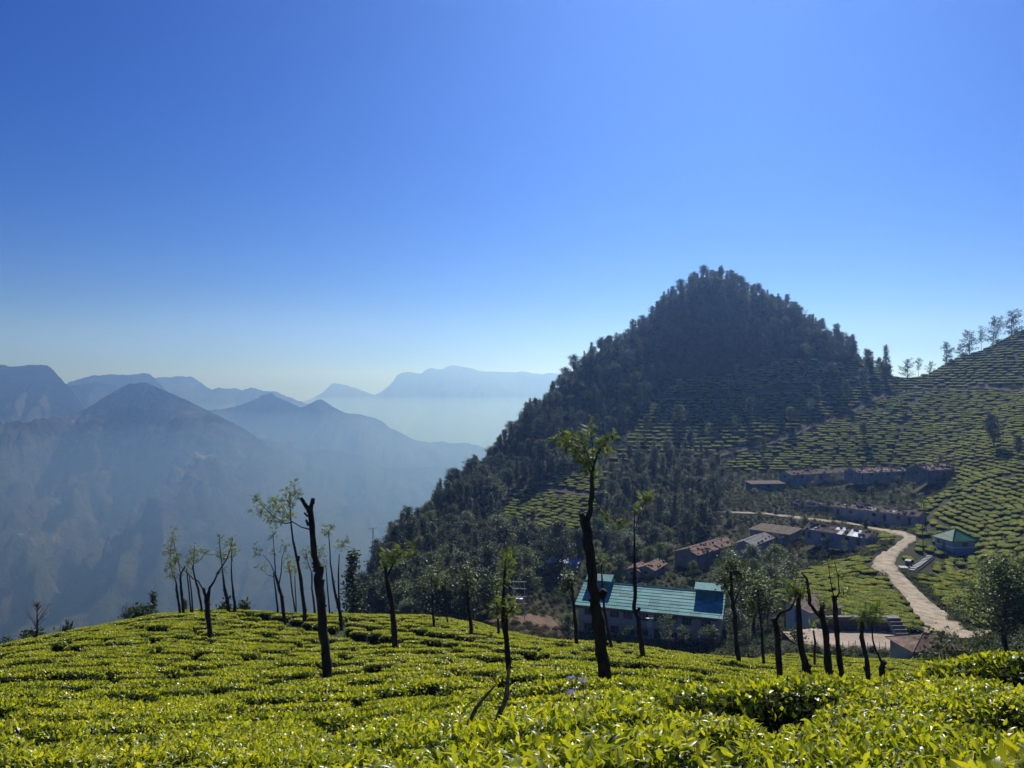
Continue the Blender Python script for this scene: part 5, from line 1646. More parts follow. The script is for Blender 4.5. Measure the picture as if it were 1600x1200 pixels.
WHERE = ["nearest the viewer", "few steps from the viewer", "high on near slope", "halfway down near slope"]
for r_, i in enumerate(single_t.tolist()):
    d = dist[i]
    side = "below the bare sticks" if 600 < u_[i] < 900 else ("on the left part" if u_[i] < 600 else "on the right part")
    if i in leafy:
        root = empty("tea_bush", (nx[i], ny[i], nz[i])); root.rotation_euler = tuple(nrot[i]); root.scale = tuple(nsc[i])
        vi = i % 3
        f = link_mesh("foliage", TEA_ME[3][vi], None, root); f["kind"] = "stuff"
        link_mesh("stem", TWIGS[i % 2], None, root)
        gl = np.random.default_rng(900 + i)
        m = 260
        # shoots of two or three young leaves standing above the table
        P, O, qn = top_points(gl, m, 1.9, 1.45, .80, .99)
        bump = 0.5 * fbm(P[:, 0] * 2.3 + (260 + vi) * 7, P[:, 1] * 2.3, 3, 260 + vi)
        P[:, 2] += bump * .09 + gl.uniform(-.015, .035, m)
        yaw = gl.uniform(0, 6.283, m); pit = gl.normal(.25, .42, m); rol = gl.normal(0, .45, m)
        for k in range(m):
            o = bpy.data.objects.new("leaf", LEAF_ME[int(min(4, max(0, gl.normal(2.6, 1.2))))])
            COL.objects.link(o); o.parent = root
            s = float(gl.uniform(.05, .10))
            o.location = P[k]; o.rotation_euler = (pit[k], rol[k], yaw[k]); o.scale = (s, s, s)
    else:
        lod = 2 if d < 17 else 1
        root = link_mesh("tea_bush", TEA_ME[lod][i % 4], None, None, (nx[i], ny[i], nz[i]), tuple(nrot[i]), tuple(nsc[i]))
    zone = 0 if d < 6 else (1 if d < 12 else (2 if d < 20 else 3))
    tag(root, "green tea bush %s, %s" % (WHERE[zone], {"below the bare sticks": "around the bare sticks", "on the left part": "towards the bare pollard trunk", "on the right part": "towards the road side"}[side]),
        "tea bush", "tea bushes %s, %s" % (WHERE[zone], side))

rest = np.array([i for i in range(len(nx)) if i not in single_set])
P_, R__, S_, I_ = [], [], [], []
for i in rest.tolist():
    P_.append((nx[i], ny[i], nz[i])); R__.append(nrot[i]); S_.append(nsc[i]); I_.append((i % 4) + (0 if dist[i] > 20 else 4))
TEA_STUFF = [(np.array(P_), np.array(R__), np.array(S_), np.array(I_))]

# --- far tea ---------------------------------------------------------
FOREST_BLOCK = [FZ[k][0] for k in ("crest", "flank", "hollow", "foot", "valley")]
SCRUB = [(1110,806),(1190,812),(1262,818),(1258,860),(1352,858),(1360,866),(1300,885),(1215,908),(1170,890),(1150,870),(1090,895),(1040,880),(1060,845)]
def zone_mask(poly, y0, y1, block=True):
    def f(X, Y):
        Z = ground_z(X, Y); U, V = proj(X, Y, Z)
        m = in_poly(U, V, poly) & (Y > y0) & (Y < y1)
        if block:
            for b in FOREST_BLOCK: m &= ~in_poly(U, V, b)
        return m & off_lines(X, Y, [(ROAD, 3.6), (ROAD_UP, 3.2), (YARD, 5.2), (TRACK, 3.6), (TRACK_L, 2.6), (TERRACE, 1.8), (PATH_UP, 1.7), (PATH_UP2, 1.7)]) & clear_of_buildings(X, Y)
    return f
FARTEA = [  # polygon, y range, row pitch, bush pitch, mode, angle, height
 ([(1255,925),(1300,908),(1378,905),(1420,928),(1462,972),(1440,982),(1418,988),(1310,968),(1262,958)], 100, 165, 2.3, 2.2, 'grid', 0.12, .95),
 ([(1180,930),(1215,905),(1300,882),(1372,866),(1388,890),(1378,903),(1300,906),(1250,924),(1200,945)], 110, 200, 1.9, 2.9, 'line', 0.25, .95),
 ([(1432,900),(1470,905),(1545,935),(1560,960),(1530,990),(1490,955),(1450,925)], 100, 170, 2.1, 2.2, 'line', 0.1, .9),
 ([(1400,852),(1428,838),(1440,820),(1430,790),(1500,760),(1640,690),(1640,950),(1540,930),(1470,905),(1430,893),(1400,878)], 105, 290, 2.0, 3.3, 'contour', 0, 1.15),
 ([(1370,850),(1420,842),(1400,832),(1345,826),(1352,855),(1370,866)], 120, 260, 1.9, 2.6, 'line', .1, .9),
 ([(1480,740),(1500,712),(1640,690),(1640,705),(1500,765)], 150, 330, 2.1, 3.2, 'contour', 0, 1.1),
 ([(1130,735),(1150,715),(1270,672),(1400,618),(1500,612),(1640,608),(1640,700),(1500,715),(1470,726),(1200,738)], 240, 470, 2.35, 3.6, 'contour', 0, 1.25),
 ([(1385,588),(1440,572),(1500,540),(1640,480),(1640,604),(1530,604),(1400,614)], 300, 520, 2.5, 3.6, 'contour', 0, 1.25),
 ([(940,735),(985,690),(1010,636),(1060,596),(1130,586),(1250,556),(1330,560),(1395,598),(1390,615),(1250,668),(1110,712),(1000,716)], 250, 520, 2.5, 3.8, 'contour', 0, 1.3),
 ([(740,790),(800,742),(900,742),(960,735),(960,800),(940,850),(905,862),(830,852),(760,815)], 190, 400, 2.2, 3.0, 'contour', 0, 1.2),
]
fp, fr, fs_, fi = [], [], [], []
for zi, (poly, y0, y1, row, along, mode, ang, hh) in enumerate(FARTEA):
    us = [p[0] for p in poly]
    xs = [(u - 800) / F * y for u in (min(us), max(us)) for y in (y0, y1)]
    X, Y, th = tea_rows(zone_mask(poly, y0, y1, zi in (6, 8, 9)), (min(xs), max(xs)), (y0, y1), row, along, 400 + zi, mode, ang)
    if len(X) == 0: continue
    g = np.random.default_rng(500 + zi)
    m = g.random(len(X)) > .03; X, Y, th = X[m], Y[m], th[m]
    fp.append(np.stack([X, Y, ground_z(X, Y) - .05], 1)); fr.append(frame_rot(X, Y, th, .45))
    fs_.append(np.stack([along * g.uniform(.95, 1.35, len(X)), row * g.uniform(.92, 1.14, len(X)), .82 * hh * g.uniform(.8, 1.2, len(X))], 1))
    fi.append(g.integers(0, 4, len(X)) + 8)
    print("TEA zone", zi, len(X))
TEA_STUFF.append((np.concatenate(fp), np.concatenate(fr), np.concatenate(fs_), np.concatenate(fi)))
scatter("tea_bushes", "clipped tea bushes in rows over the hillsides", *[np.concatenate([t[k] for t in TEA_STUFF]) for k in range(4)], TEA_ME[1] + TEA_ME[2] + TEA_ME[0])

# --- rough scrub wherever nothing is planted -------------------------
g = np.random.default_rng(700)
n = 120000
U0 = g.uniform(480, 1700, n); Y = np.exp(g.uniform(math.log(96), math.log(540), n)); X = (U0 - 800) / F * Y
Z = ground_z(X, Y); U, V = proj(X, Y, Z)
m = clear_of_buildings(X, Y) & off_lines(X, Y, [(ROAD, 2.5), (ROAD_UP, 2.0), (YARD, 5.0), (EARTH, 1.6), (TRACK, 1.2), (TRACK_L, 1.0), (TERRACE, .8)])
for zi, (poly, y0, y1, *_r) in enumerate(FARTEA):
    m &= ~(in_poly(U, V, poly) & (Y > y0) & (Y < y1) & ~((seg_dist(X, Y, TRACK) < 4.2) & (g.random(n) < .8)))
m &= (Y > 98)
X, Y, Z, U, V = X[m], Y[m], Z[m], U[m], V[m]
n2 = 9000                                             # rough corner below the road mouth
U2 = g.uniform(1440, 1850, n2); Y2 = g.uniform(33, 100, n2); X2 = (U2 - 800) / F * Y2; Z2 = ground_z(X2, Y2); _, V2 = proj(X2, Y2, Z2)
m2 = clear_of_buildings(X2, Y2) & off_lines(X2, Y2, [(ROAD, 3.0), (YARD, 5.0)]) & (Y2 > np.interp(U2, [1440, 1470, 1700], [97, 42, 33]))
X, Y, Z, U, V = (np.concatenate([a_, b_[m2]]) for a_, b_ in ((X, X2), (Y, Y2), (Z, Z2), (U, U2), (V, V2)))
k = poisson(X, Y, np.full(len(X), 1.55))
X, Y, Z, U, V = X[k], Y[k], Z[k], U[k], V[k]
dry = in_poly(U, V, SCRUB) & (fbm(X / 8, Y / 8, 2, 9) > -.05) | ((U > 690) & (U < 905) & (V > 940))
pick = np.where(dry, g.integers(4, 7, len(X)), g.integers(0, 4, len(X)))
s = g.uniform(.45, 1.05, len(X)) * np.where(dry, .8, .85)
scatter("undergrowth", "rough scrub and bushes between the tea and the houses", np.stack([X, Y, Z - .1], 1), np.stack([X * 0, X * 0, g.uniform(0, 6.28, len(X))], 1),
        np.stack([s, s, s * g.uniform(.7, 1.1, len(X))], 1), pick, [q[4] for q in SHRUB_ME])
print("SCRUB", len(X))
# ------------------------------------------------------------------ pollarded shade trees in the near tea field
def shade_tree(label, Y, trunk, branches=(), leaves=(), seed=0, name="shade_tree", stubs=(), bark=None, frond=True, leafmat=None, group=None):
    """trunk and branches as (x, y, half width) read off the photograph at distance Y; leaves as (x, y, rx, ry, n)"""
    g = np.random.default_rng(1000 + seed)
    k = Y / F
    b0 = trunk[0]
    bx, by = (b0[0] - 800) * k, Y
    zb = gz(bx, by)
    root = empty(name, (bx, by, zb)); tag(root, label, "tree", group)
    def P(px, py, dy=0.0): return Vector(((px - 800) * k - bx, dy, (600 - py) * k - zb))
    L = Limbs()
    pts = [Vector((0.02, 0, -0.35))]; rad = [b0[2] * k * 1.18]
    prev = None
    def refine(seq, dys):
        out, rr = [], []
        for i in range(len(seq) - 1):
            n = 3 if seq[i][2] > 1.8 else 2
            for j in range(n):
                t = j / n
                w = seq[i][2] * (1 - t) + seq[i + 1][2] * t
                q = P(seq[i][0] * (1 - t) + seq[i + 1][0] * t, seq[i][1] * (1 - t) + seq[i + 1][1] * t, dys[i] * (1 - t) + dys[i + 1] * t)
                q += Vector((g.normal(), g.normal(), 0)) * w * k * .10
                out.append(q); rr.append(w * k * g.uniform(.80, .98))
        q = P(seq[-1][0], seq[-1][1], dys[-1]); out.append(q); rr.append(seq[-1][2] * k)
        return out, rr
    dt = np.cumsum(np.concatenate([[0], g.normal(size=len(trunk) - 1) * .12]))
    a, r = refine(trunk, dt)
    if a[0].z > 0.05: pts = [Vector((a[0].x * .3, 0, -.35))] + a; rad = [r[0] * 1.2] + r
    else: pts, rad = a, r
    L.add(pts, rad, 10, .22)
    # knots and cut stubs on the trunk
    for (sx, sy, ex, ey, w) in stubs:
        d = float(np.interp(sy, [t[1] for t in trunk][::-1], dt[::-1]))
        L.add([P(sx, sy, d), P((sx + ex) / 2, (sy + ey) / 2, d - .03), P(ex, ey, d - .05)], [w * k * 1.1, w * k, w * k * .85], 7, .2)
    nk = int(4 + len(trunk))
    for i in range(nk):
        j = g.integers(1, max(2, len(pts) - 1)); a_ = g.uniform(0, 6.28); q = pts[j]; rr = rad[j]
        e = q + Vector((math.cos(a_) * rr * 1.35, math.sin(a_) * rr * 1.35, rr * .5))
        L.add([q, e], [rr * .55, rr * .25], 5, .2)
    mesh = L.mesh("trunk", bark or M_BARK)
    link_mesh("trunk", mesh, None, root)
    tips = []
    for bi, br in enumerate(branches):
        s0 = br[0]
        d0 = float(np.interp(s0[1], [t[1] for t in trunk][::-1], dt[::-1]))
        drift = g.normal() * .035
        dys = [d0 + drift * abs(p[0] - s0[0]) * k / .05 * .05 * 14 * .5 for p in br]
        a, r = refine(br, dys)
        Lb = Limbs(); Lb.add(a, r, 6, .15)
        link_mesh("branch", Lb.mesh("branch", bark or M_BARK), None, root)
        tips.append((br, dys))
    def depth_at(px, py):
        best, bd = 1e9, 0.0
        for br, dys in tips + [(trunk, list(dt))]:
            for p, d in zip(br, dys):
                q = (p[0] - px) ** 2 + (p[1] - py) ** 2
                if q < best: best, bd = q, d
        return bd
    if leaves:
        B = Blob(); T = Limbs()
        for (lx, ly, rx, ry, n) in leaves:
            d = depth_at(lx, ly); c = P(lx, ly, d)
            m = max(5, int(n * 3.0))
            if frond:
                q = rand_dirs(g, m) * (g.random(m) ** .45)[:, None] * 1.45
                pos = np.array(c) + q * [rx * k, (rx + ry) * .6 * k, ry * k]
                D = q * .35 + rand_dirs(g, m) * [1, 1, .8] + [0, 0, .05]
                B.cloud(FROND, pos, D, rand_dirs(g, m) * .9 + [0, 0, .8], g.uniform(.6, 1.35, m) * (.17 if Y < 34 else .27), np.clip(g.normal(.6, .25, m), 0, 1))
            else:
                q = g.normal(size=(m * 5, 3)) * .68
                pos = np.array(c) + q * [rx * k, (rx + ry) * .5 * k, ry * k]
                B.cloud(LEAF4, pos, rand_dirs(g, m * 5) + [0, 0, -.2], rand_dirs(g, m * 5) * .6 + [0, 0, 1], g.uniform(.6, 1.3, m * 5) * .24, np.clip(g.normal(.5, .25, m * 5), 0, 1))
            for j in range(3):
                e = c + Vector(g.normal(size=3) * [rx * k * .5, rx * k * .4, ry * k * .5])
                T.add([c + Vector((0, 0, -ry * k * .9)), (c + e) / 2, e], [.02, .012, .006], 4)
        link_mesh("crown", B.mesh("crown", leafmat or M_SHADELEAF), None, root)
        link_mesh("twigs", T.mesh("twigs", bark or M_BARK), None, root)["kind"] = "stuff"
    return root
FR_SIZE = .52

shade_tree("tall bare pollard trunk with forked cut top, standing alone in the tea", 30,
  [(512,1052,8.6),(506,1010,8),(501,950,8),(498,905,8.4),(496,890,6.6),(492,868,5.6),(488,820,5),(485,792,4.8)],
  [[(484,826,1.5),(472,823,1.2),(458,815,1.1),(446,818,.9),(430,808,.8),(415,796,.6),(402,782,.45)], [(458,815,.7),(448,802,.5),(436,790,.4)], [(430,808,.5),(420,800,.4),(408,798,.3)]],
  [(400,780,6,4,8),(408,797,9,6,14),(430,784,9,6,12),(436,797,9,5,10),(448,806,10,5,14),(424,811,8,4,8),(441,815,6,3,6)], 1,
  stubs=[(485,797,476,784,3.4),(476,784,472,777,3.0),(486,795,489,786,3.6),(489,786,491,778,3.3),(482,806,477,800,1.6),(483,820,480,811,2.0),(499,898,502,884,6.0),(503,915,505,905,3.4)], group=None)
shade_tree("slender tall tree with a leafy tip directly beside the bare pollard", 66,
  [(476,954,3.2),(470,905,3.0),(466,875,2.6),(458,845,1.8),(455,820,1.4),(454,795,1.0),(453,768,.7)], [[(454,800,.6),(462,785,.4),(468,772,.3)], [(454,790,.5),(448,778,.4)]],
  [(455,768,8,7,16),(451,780,8,7,14),(459,757,6,4,8),(463,774,6,5,10),(456,788,7,5,9),(468,768,5,4,6)], 2, stubs=[(466,876,468,868,2.4)])
shade_tree("bare forked trunk shaped like the letter Y in the tea below the crest", 50,
  [(328,997,4.3),(326,960,4.2),(325,938,4.8)],
  [[(325,940,3.6),(322,928,2.9),(319,918,2.4)], [(320,922,1.3),(311,907,1.2),(303,903,1.0),(295,896,.8),(285,885,.6),(276,872,.5),(266,858,.35)], [(326,938,3.4),(329,918,2.4),(337,906,1.9),(342,894,1.6),(350,882,1.3),(357,871,1.0),(362,856,.7),(366,841,.45)]],
  [(362,852,5,9,8),(352,868,4,6,5),(268,862,6,8,8),(276,874,5,6,6)], 3, stubs=[(341,896,345,894,1.3), (325,938,327,924,2.2)])
CREST = "thin shade trees on the near crest"
for i, (lb, Yc, tr, br, lv) in enumerate([
  ("leaning thin crest tree, outermost of the crest group, with low leaves", 76, [(281,954,2.2),(279,930,2.0),(277,921,2.1),(277,912,1.5),(275,900,.9)], [[(276,905,.7),(270,895,.5)]], [(270,886,7,7,12),(275,897,6,6,9),(268,900,4,4,4)]),
  ("thin crest tree carrying a tall airy plume of leaves", 77, [(286,953,2.5),(284,925,2.3),(282,905,2.0),(284,896,1.4),(291,884,1.0)], [[(284,896,.8),(280,875,.6),(274,852,.5),(270,832,.35)]], [(270,840,7,10,13),(268,857,8,9,13),(275,872,7,7,10),(268,881,8,5,10),(272,828,4,5,5)]),
  ("hair thin crest tree just before the dark leaved one", 79, [(298,952,1.5),(295,918,1.2),(292,888,.8)], [], [(294,880,5,7,9)]),
  ("hair thin crest tree touching its twin", 79.5, [(301,952,1.4),(298,920,1.1),(296,898,.7)], [], [(296,893,4,5,6)]),
  ("crest tree with dark drooping leaf tufts on spread twigs", 78, [(315,950,2.0),(310,920,1.9),(305,900,1.5),(302,884,1.2)], [[(303,886,.8),(304,870,.6),(305,852,.4)], [(304,880,.7),(314,874,.5),(322,862,.35)], [(303,884,.6),(296,876,.4)]], [(304,858,5,8,14),(300,868,6,6,10),(320,862,6,5,8),(308,872,6,5,9),(296,876,5,5,8)]),
  ("crest tree with a swollen stump foot and feathery upright shoots", 77, [(357,948,3.2),(356,937,3.4),(352,915,2.2),(350,900,1.3),(347,880,1.0),(344,852,.7),(343,834,.45)], [[(356,938,2.0),(361,930,1.5)]], [(346,868,5,9,8),(349,893,5,9,10),(344,842,3,7,5),(341,862,5,5,5)]),
  ("straight thin crest tree next to the stump footed one", 78, [(367,948,2.4),(365,925,1.9),(362,905,1.5),(361,884,1.0),(361,850,.5)], [], [(362,868,6,10,12),(361,848,4,8,8),(367,860,4,5,5)]),
  ("many stemmed crest tree with three leafy shoots", 70, [(444,966,3.2),(440,935,2.9),(436,915,2.6),(431,896,1.8)], [[(436,914,1.4),(440,893,1.0),(441,872,.7),(446,856,.4)], [(432,898,1.2),(430,868,.9),(428,838,.5)], [(431,896,.9),(424,877,.6),(414,864,.4)]], [(428,833,4,9,12),(446,852,6,8,10),(412,861,8,5,10),(405,853,4,5,5),(431,864,4,5,5)]),
  ("thin crest stem with one arching side shoot", 78, [(434,951,1.7),(430,922,1.4),(427,905,1.0),(425,896,.8)], [[(426,902,.7),(417,899,.5),(409,890,.35)]], [(408,887,5,6,8)]),
  ("thin crest tree with a neat oval crown", 80, [(461,953,1.4),(457,925,1.2),(454,900,1.0),(452,882,.7)], [], [(452,880,6,9,22),(454,892,5,6,10)]),
  ("thinner crest tree behind the neat oval crown", 82, [(463,953,1.1),(461,925,.9),(460,900,.7)], [], [(461,890,5,9,16)]),
  ("crest tree with a double round crown behind the bare pollard", 80, [(492,953,1.8),(487,920,1.5),(486,896,1.2)], [[(486,897,.9),(480,880,.7),(477,862,.4)], [(487,894,.9),(495,878,.7),(499,862,.4)]], [(477,866,8,9,24),(499,866,7,9,22),(482,884,6,5,8),(496,884,5,5,8)]),
  ("two stemmed tree with small pale tufts near the wood's edge", 66, [(533,971,3.3),(531,955,3.0),(525,931,2.2),(519,902,1.7),(516,880,1.3),(515,852,.9),(513,832,.6)], [[(531,956,2.0),(529,930,1.7),(529,895,1.4),(530,866,.8)]], [(513,827,7,6,18),(532,852,8,6,14),(538,845,5,4,6),(510,834,4,3,5)]),
  ("thin bare stem between pollard and two stemmed tree", 78, [(515,957,1.4),(511,918,1.1),(508,884,.6)], [], [(508,884,3,5,4)]),
]): shade_tree(lb, Yc, tr, br, lv, 10 + i, group=CREST)

shade_tree("dark trunk with yellow green head standing in the path trench", 44, [(618,1016,5.2),(615,975,5.0),(613,950,4.6),(607,922,4.2),(603,902,3.4),(602,885,2.2)],
  [[(603,905,2.0),(612,885,1.5),(622,868,1.0),(636,858,.6)]], [(612,870,11,8,24),(626,864,9,7,18),(641,856,5,7,10),(602,880,6,6,8)], 40)
shade_tree("small dark trunk on the field's far edge before the brown bush", 66, [(678,979,2.2),(676,955,2.0),(675,932,1.6),(674,900,1.0)], [[(676,940,1.2),(683,915,.8)]], [(674,900,9,14,26),(684,908,6,9,12)], 41, frond=False, leafmat=M_OAKLEAF)
shade_tree("dark trunk beside the bare red earth", 60, [(736,981,3.2),(732,952,3.0),(731,930,2.4),(730,900,1.4)], [[(732,940,1.4),(741,918,.9)]], [(731,900,10,16,30),(740,915,8,10,14)], 42, frond=False, leafmat=M_OAKLEAF)
shade_tree("thin trunk rising behind the field edge next to red earth", 70, [(699,972,1.5),(697,945,1.3),(696,915,.9)], [], [(697,905,7,12,18)], 43, frond=False, leafmat=M_OAKLEAF)
shade_tree("trunk before the transformer frame with dark bushy sprouts and pale top", 28, [(795,1062,4.8),(793,1020,5.0),(790,985,5.4),(788,962,5.8),(787,935,3.0),(788,900,2.0),(790,870,1.2)],
  [[(788,962,2.6),(800,948,1.6),(808,936,.8)], [(788,960,2.4),(778,946,1.4),(772,934,.8)]], [(790,942,16,14,34),(778,948,9,8,12),(803,948,9,8,12),(790,885,9,20,34),(794,862,7,9,12)], 44)
shade_tree("thin dark trunk close behind the transformer frame tree", 62, [(779,983,2.2),(777,955,2.0),(776,925,1.2)], [], [(776,915,8,14,18)], 45, frond=False, leafmat=M_OAKLEAF)
shade_tree("tallest thick trunk with spreading golden green crown before the teal roof", 22,
  [(946,1064,12),(941,1030,11.4),(938,1000,11.6),(933,960,11),(928,930,9.4),(922,880,8.4),(918,842,8.8),(915,815,8.6)],
  [[(917,818,5.6),(923,797,4.8),(925,770,4.2),(926,742,3.8),(928,728,2.4),(934,708,1.4),(946,692,.8),(955,682,.5)], [(926,742,2.2),(914,722,1.5),(898,703,1.0),(878,688,.6)], [(927,735,1.8),(918,708,1.2),(908,690,.7)], [(925,770,1.0),(938,790,.8),(948,803,.6),(968,816,.35)], [(928,728,1.2),(926,695,.8),(924,668,.4)]],
  [(868,688,6,3,4),(880,684,6,4,6),(876,697,7,4,6),(893,690,7,4,7),(886,703,6,4,6),(903,698,7,5,8),(899,712,7,4,6),(914,704,6,5,7),(911,720,7,5,8),(921,731,6,5,6),(926,716,6,5,6),(936,703,6,5,6),(944,694,6,5,7),(950,703,5,4,4),(957,682,5,5,5),(948,684,5,3,4),(924,666,5,3,4),(923,677,4,3,2),(897,680,6,3,4),(908,684,5,3,4),(940,800,5,3,3),(952,806,5,3,3),(966,813,5,4,4),(930,742,5,4,4),(915,735,5,4,4)], 46,
  stubs=[(914,818,908,802,5.0),(938,932,944,920,6.2)])
shade_tree("crooked dark trunk before the middle of the teal roof", 44, [(1005,1036,4.8),(1001,1000,4.6),(997,966,3.8),(991,953,3.5),(993,925,3.4),(992,900,3.0),(993,870,2.0),(992,830,1.2),(994,800,.7)],
  [[(992,835,.8),(1000,808,.6),(1010,782,.4)]], [(1010,780,7,5,16),(997,796,5,5,10),(1014,772,4,3,5)], 47, stubs=[(997,955,1000,950,2.6)])
shade_tree("thin trunk at the teal building's left corner", 56, [(901,1009,3.6),(899,970,3.1),(896,940,2.6),(893,912,1.8)], [[(897,945,1.2),(889,925,.8)]], [(890,905,9,11,26),(884,918,6,6,10)], 48, frond=False, leafmat=M_OAKLEAF)
shade_tree("leaning thin trunk close behind the thick crowned trunk", 54, [(955,1009,3.0),(950,985,2.9),(945,958,2.4),(942,930,1.8),(939,880,1.0)], [], [(940,875,7,12,14)], 49)
shade_tree("dark trunk with bushy green head just beyond the teal roof's end", 56, [(1155,1036,4.2),(1152,1000,4.0),(1149,965,3.6),(1145,930,3.0),(1144,895,2.0)], [[(1147,950,1.6),(1158,920,1.0)], [(1146,940,1.4),(1136,915,.9)]], [(1146,885,12,12,40),(1156,900,10,11,26),(1136,910,9,10,22)], 50, frond=False, leafmat=M_OAKLEAF)
shade_tree("slim trunk with grey green head between the building and the yard", 60, [(1193,1034,2.6),(1190,985,2.3),(1188,955,1.9),(1187,920,1.2)], [[(1189,960,1.2),(1200,930,.8)]], [(1187,920,13,17,46),(1200,935,10,12,26),(1178,945,9,12,20)], 51, frond=False, leafmat=M_OAKLEAF)
YT = "dark trunks before the yard"
shade_tree("dark trunk with bent limb, first of the trunks standing before the yard", 30, [(1219,1066,5.6),(1217,1012,5.2),(1213,978,4.8),(1209,966,4.4)], [[(1211,970,3.0),(1219,957,2.5),(1234,952,2.0),(1240,943,1.5),(1243,930,1.0)]], [(1243,926,8,7,14),(1234,935,6,5,6)], 52, group=YT)
shade_tree("dark trunk with swollen stump foot and tufted green head before the yard", 30, [(1262,1066,7.4),(1260,1046,7.2),(1254,1010,5.2),(1250,985,4.7),(1249,950,4.2),(1248,925,3.0)], [[(1249,940,1.6),(1256,925,1.0),(1262,912,.6)], [(1249,935,1.5),(1240,920,.9)]], [(1246,918,10,9,26),(1256,930,8,7,16),(1238,930,8,7,14)], 53, stubs=[(1262,1045,1265,1038,4.6)], group=YT)
shade_tree("thick dark trunk splitting into a long side limb before the yard", 30, [(1297,1066,6.2),(1293,1020,5.8),(1289,985,5.2),(1287,960,4.6),(1286,945,3.2)], [[(1288,970,3.4),(1276,957,3.0),(1268,945,2.8),(1266,922,2.7),(1263,906,2.3),(1255,896,.9)]], [(1286,940,8,8,18),(1294,948,6,5,8)], 54, group=YT)
shade_tree("straight dark trunk with thin upper twigs before the tea patch", 30, [(1316,1066,4.7),(1312,1020,4.6),(1307,985,4.2),(1304,950,4.1),(1302,930,3.8)], [[(1304,936,1.4),(1311,926,1.2),(1309,900,.8),(1303,876,.4)], [(1302,932,1.0),(1297,905,.7),(1293,880,.4)], [(1310,990,.9),(1316,982,.7)]], [(1310,895,5,7,6),(1318,925,6,5,9),(1295,882,5,6,6)], 55, group=YT)
shade_tree("slim dark trunk with small round head before the tea patch", 36, [(1357,1060,4.4),(1355,1030,4.0),(1352,1000,3.6),(1350,975,2.6),(1350,955,1.6)], [[(1353,1050,1.6),(1350,1042,1.2)]], [(1349,962,11,9,26),(1358,968,8,7,12)], 56, group=YT)
shade_tree("broken stump trunk with one thin arched shoot, last before the rusty shed", 36, [(1379,1058,4.7),(1378,1045,4.7),(1378,1032,4.5)], [[(1376,1034,2.2),(1368,1016,1.7),(1364,1000,1.5),(1363,978,1.0),(1366,955,.5)], [(1382,1044,.9),(1382,1030,.8)]], [(1364,962,9,8,14),(1370,950,6,5,6)], 57, group=YT)
shade_tree("thin pole like trunk close behind the limb splitting trunk", 40, [(1294,1050,2.2),(1293,1010,2.0),(1292,975,1.6)], [], [(1291,965,6,7,9)], 58, group=YT)
shade_tree("short thin trunk with a knot on the yard's edge", 60, [(1273,1020,2.0),(1273,1005,2.2),(1271,985,1.4)], [], [(1271,978,5,6,7)], 59, group=YT)

# leafless tree and low bushes peeping over the crest at the picture's edge
def bare_tree():
    q = at(58, 992, 66); zb = gz(q.x, q.y)
    root = empty("bare_tree", (q.x, q.y, zb)); tag(root, "leafless twiggy tree over the low end of the near crest", "tree")
    g = np.random.default_rng(77); k = 66 / F
    top = (600 - 940) * k - zb
    L = Limbs(); L.add([(0, 0, -.3), (.02, 0, top * .4), (0, 0, top)], [.13, .09, .03], 7, .15)
    link_mesh("trunk", L.mesh("trunk", M_BARK2), None, root)
    B = Limbs()
    for i in range(24):
        t = g.uniform(.42, .98); a = g.uniform(0, 6.28); l = (1.15 - t) * 1.7 * g.uniform(.5, 1.1)
        p = np.array([0, 0, top * t]); d = np.array([math.cos(a), math.sin(a) * .8, g.uniform(.7, 1.6)])
        e = p + d * l
        B.add([p, p + d * l * .5 + [0, 0, .05], e], [.03, .018, .008], 4)
        for j in range(3):
            s = p + d * l * g.uniform(.4, .9); B.add([s, s + (rand_dirs(g, 1)[0] + [0, 0, .8]) * .32], [.01, .005], 3)
    link_mesh("branches", B.mesh("branches", M_BARK2), None, root)
bare_tree()
for (px, py, Yn, s, k_, lb) in [(50, 1000, 66, .75, 0, "small dark bush at the foot of the leafless tree"), (6, 1013, 62, .9, 1, "dark bush at the picture's edge below the crest"),
                              (106, 988, 74, .55, 2, "low bush showing over the crest between leafless tree and conifer"), (222, 963, 90, 1.0, 0, "bush between round tree top and young conifer on the crest"),
                              (352, 957, 92, .75, 2, "little bush behind the stump footed crest tree"), (382, 955, 92, .6, 0, "tiny bush on the crest skyline past the straight thin tree")]:
    q = at(px, py, Yn); w, h, *_ = SHRUB_ME[k_]
    top = (600 - (py - 16)) / F * Yn
    zb = gz(q.x, q.y); sc = max(.35, (top - zb) / h)
    place_shrub(k_, q.x, q.y, (min(s * 1.4, sc) , min(s * 1.4, sc), sc), lb, rz=px, z=zb)

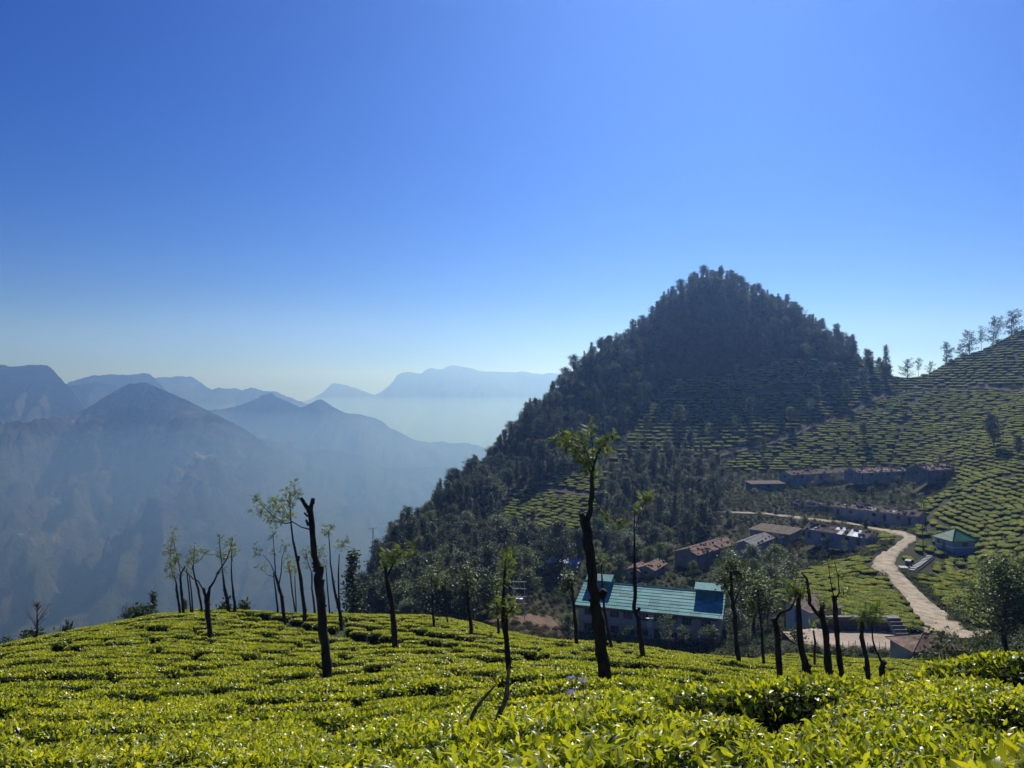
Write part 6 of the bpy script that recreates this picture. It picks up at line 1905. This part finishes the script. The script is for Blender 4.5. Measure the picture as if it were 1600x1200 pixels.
# ------------------------------------------------------------------ dead sticks and flowers among the nearest bushes
M_STICK = simple_material("dead_branch_bark", (0.10, 0.075, 0.055), (0.26, 0.21, 0.16), 40.0, 0.9, 0.15, 0.7, stretch=(1, 1, .3), bdist=0.004)
def stick(label, Y, pts, seed):
    k = Y / F
    b = at(pts[0][0], pts[0][1], Y)
    root = empty("dead_branch", b); tag(root, label, "branch")
    g = np.random.default_rng(seed)
    L = Limbs(); P = []; Rr = []
    for i in range(len(pts) - 1):
        for t in (0, .33, .66):
            a, c = pts[i], pts[i + 1]
            P.append(at(a[0] + (c[0] - a[0]) * t, a[1] + (c[1] - a[1]) * t, Y + .02 * i) - b + Vector(g.normal(size=3) * .0025)); Rr.append((a[2] * (1 - t) + c[2] * t) * k * g.uniform(.9, 1.12))
    P.append(at(pts[-1][0], pts[-1][1], Y) - b); Rr.append(pts[-1][2] * k * .75)
    P = [P[0] + Vector((0, .0, -.35))] + P; Rr = [Rr[0]] + Rr
    L.add(P, Rr, 9, .25)
    link_mesh("stem", L.mesh("stem", M_STICK), None, root)
    kn = Limbs()
    for i in (3, 6, 9):
        if i < len(P): kn.add([P[i], P[i] + Vector((Rr[i] * 1.6, -Rr[i] * .6, Rr[i]))], [Rr[i] * .7, Rr[i] * .3], 6, .2)
    link_mesh("knot", kn.mesh("knot", M_STICK), None, root)
stick("bare crooked stick leaning out of the nearest tea, shorter of two", 4.1, [(727,1152,3.6),(733,1128,3.4),(744,1108,2.9),(757,1090,2.4),(773,1072,1.7)], 1)
stick("taller bare stick rising from the nearest tea", 4.4, [(772,1132,4),(782,1112,4.2),(793,1085,3.7),(793,1062,2.9),(796,1041,2.1)], 2)
M_PETAL = leaf_material("lilac_florets", [(0, (0.45, 0.38, 0.62)), (1, (0.66, 0.6, 0.8))], .3, .6, .2, vary=.1, dh=.01, tgain=(1, 1, 1))
def flower(label, px, py, Y, seed):
    b = at(px, py, Y); g = np.random.default_rng(seed)
    root = empty("flower_head", b); tag(root, label, "flower", "lilac flower heads above the tea")
    L = Limbs(); L.add([(.02, 0, -.22), (.005, 0, -.1), (0, 0, 0)], [.004, .0035, .003], 5)
    link_mesh("stalk", L.mesh("stalk", M_TEATWIG), None, root)
    B = Blob(); n = 150
    D = rand_dirs(g, n); D[:, 2] = np.abs(D[:, 2]) * .8 + .1
    B.cloud(LEAF4, D * .012 + g.normal(size=(n, 3)) * [.018, .018, .006], D, rand_dirs(g, n), g.uniform(.010, .02, n), g.random(n))
    link_mesh("florets", B.mesh("florets", M_PETAL), None, root)
for i, (px, py, lb) in enumerate([(894, 1061, "lilac flower head, first of the pair before the thick trunk"), (911, 1064, "lilac flower head beside the thick trunk's foot"), (893, 1083, "fainter lilac flower head below the pair")]):
    flower(lb, px, py, 7.6 - .3 * i, i)
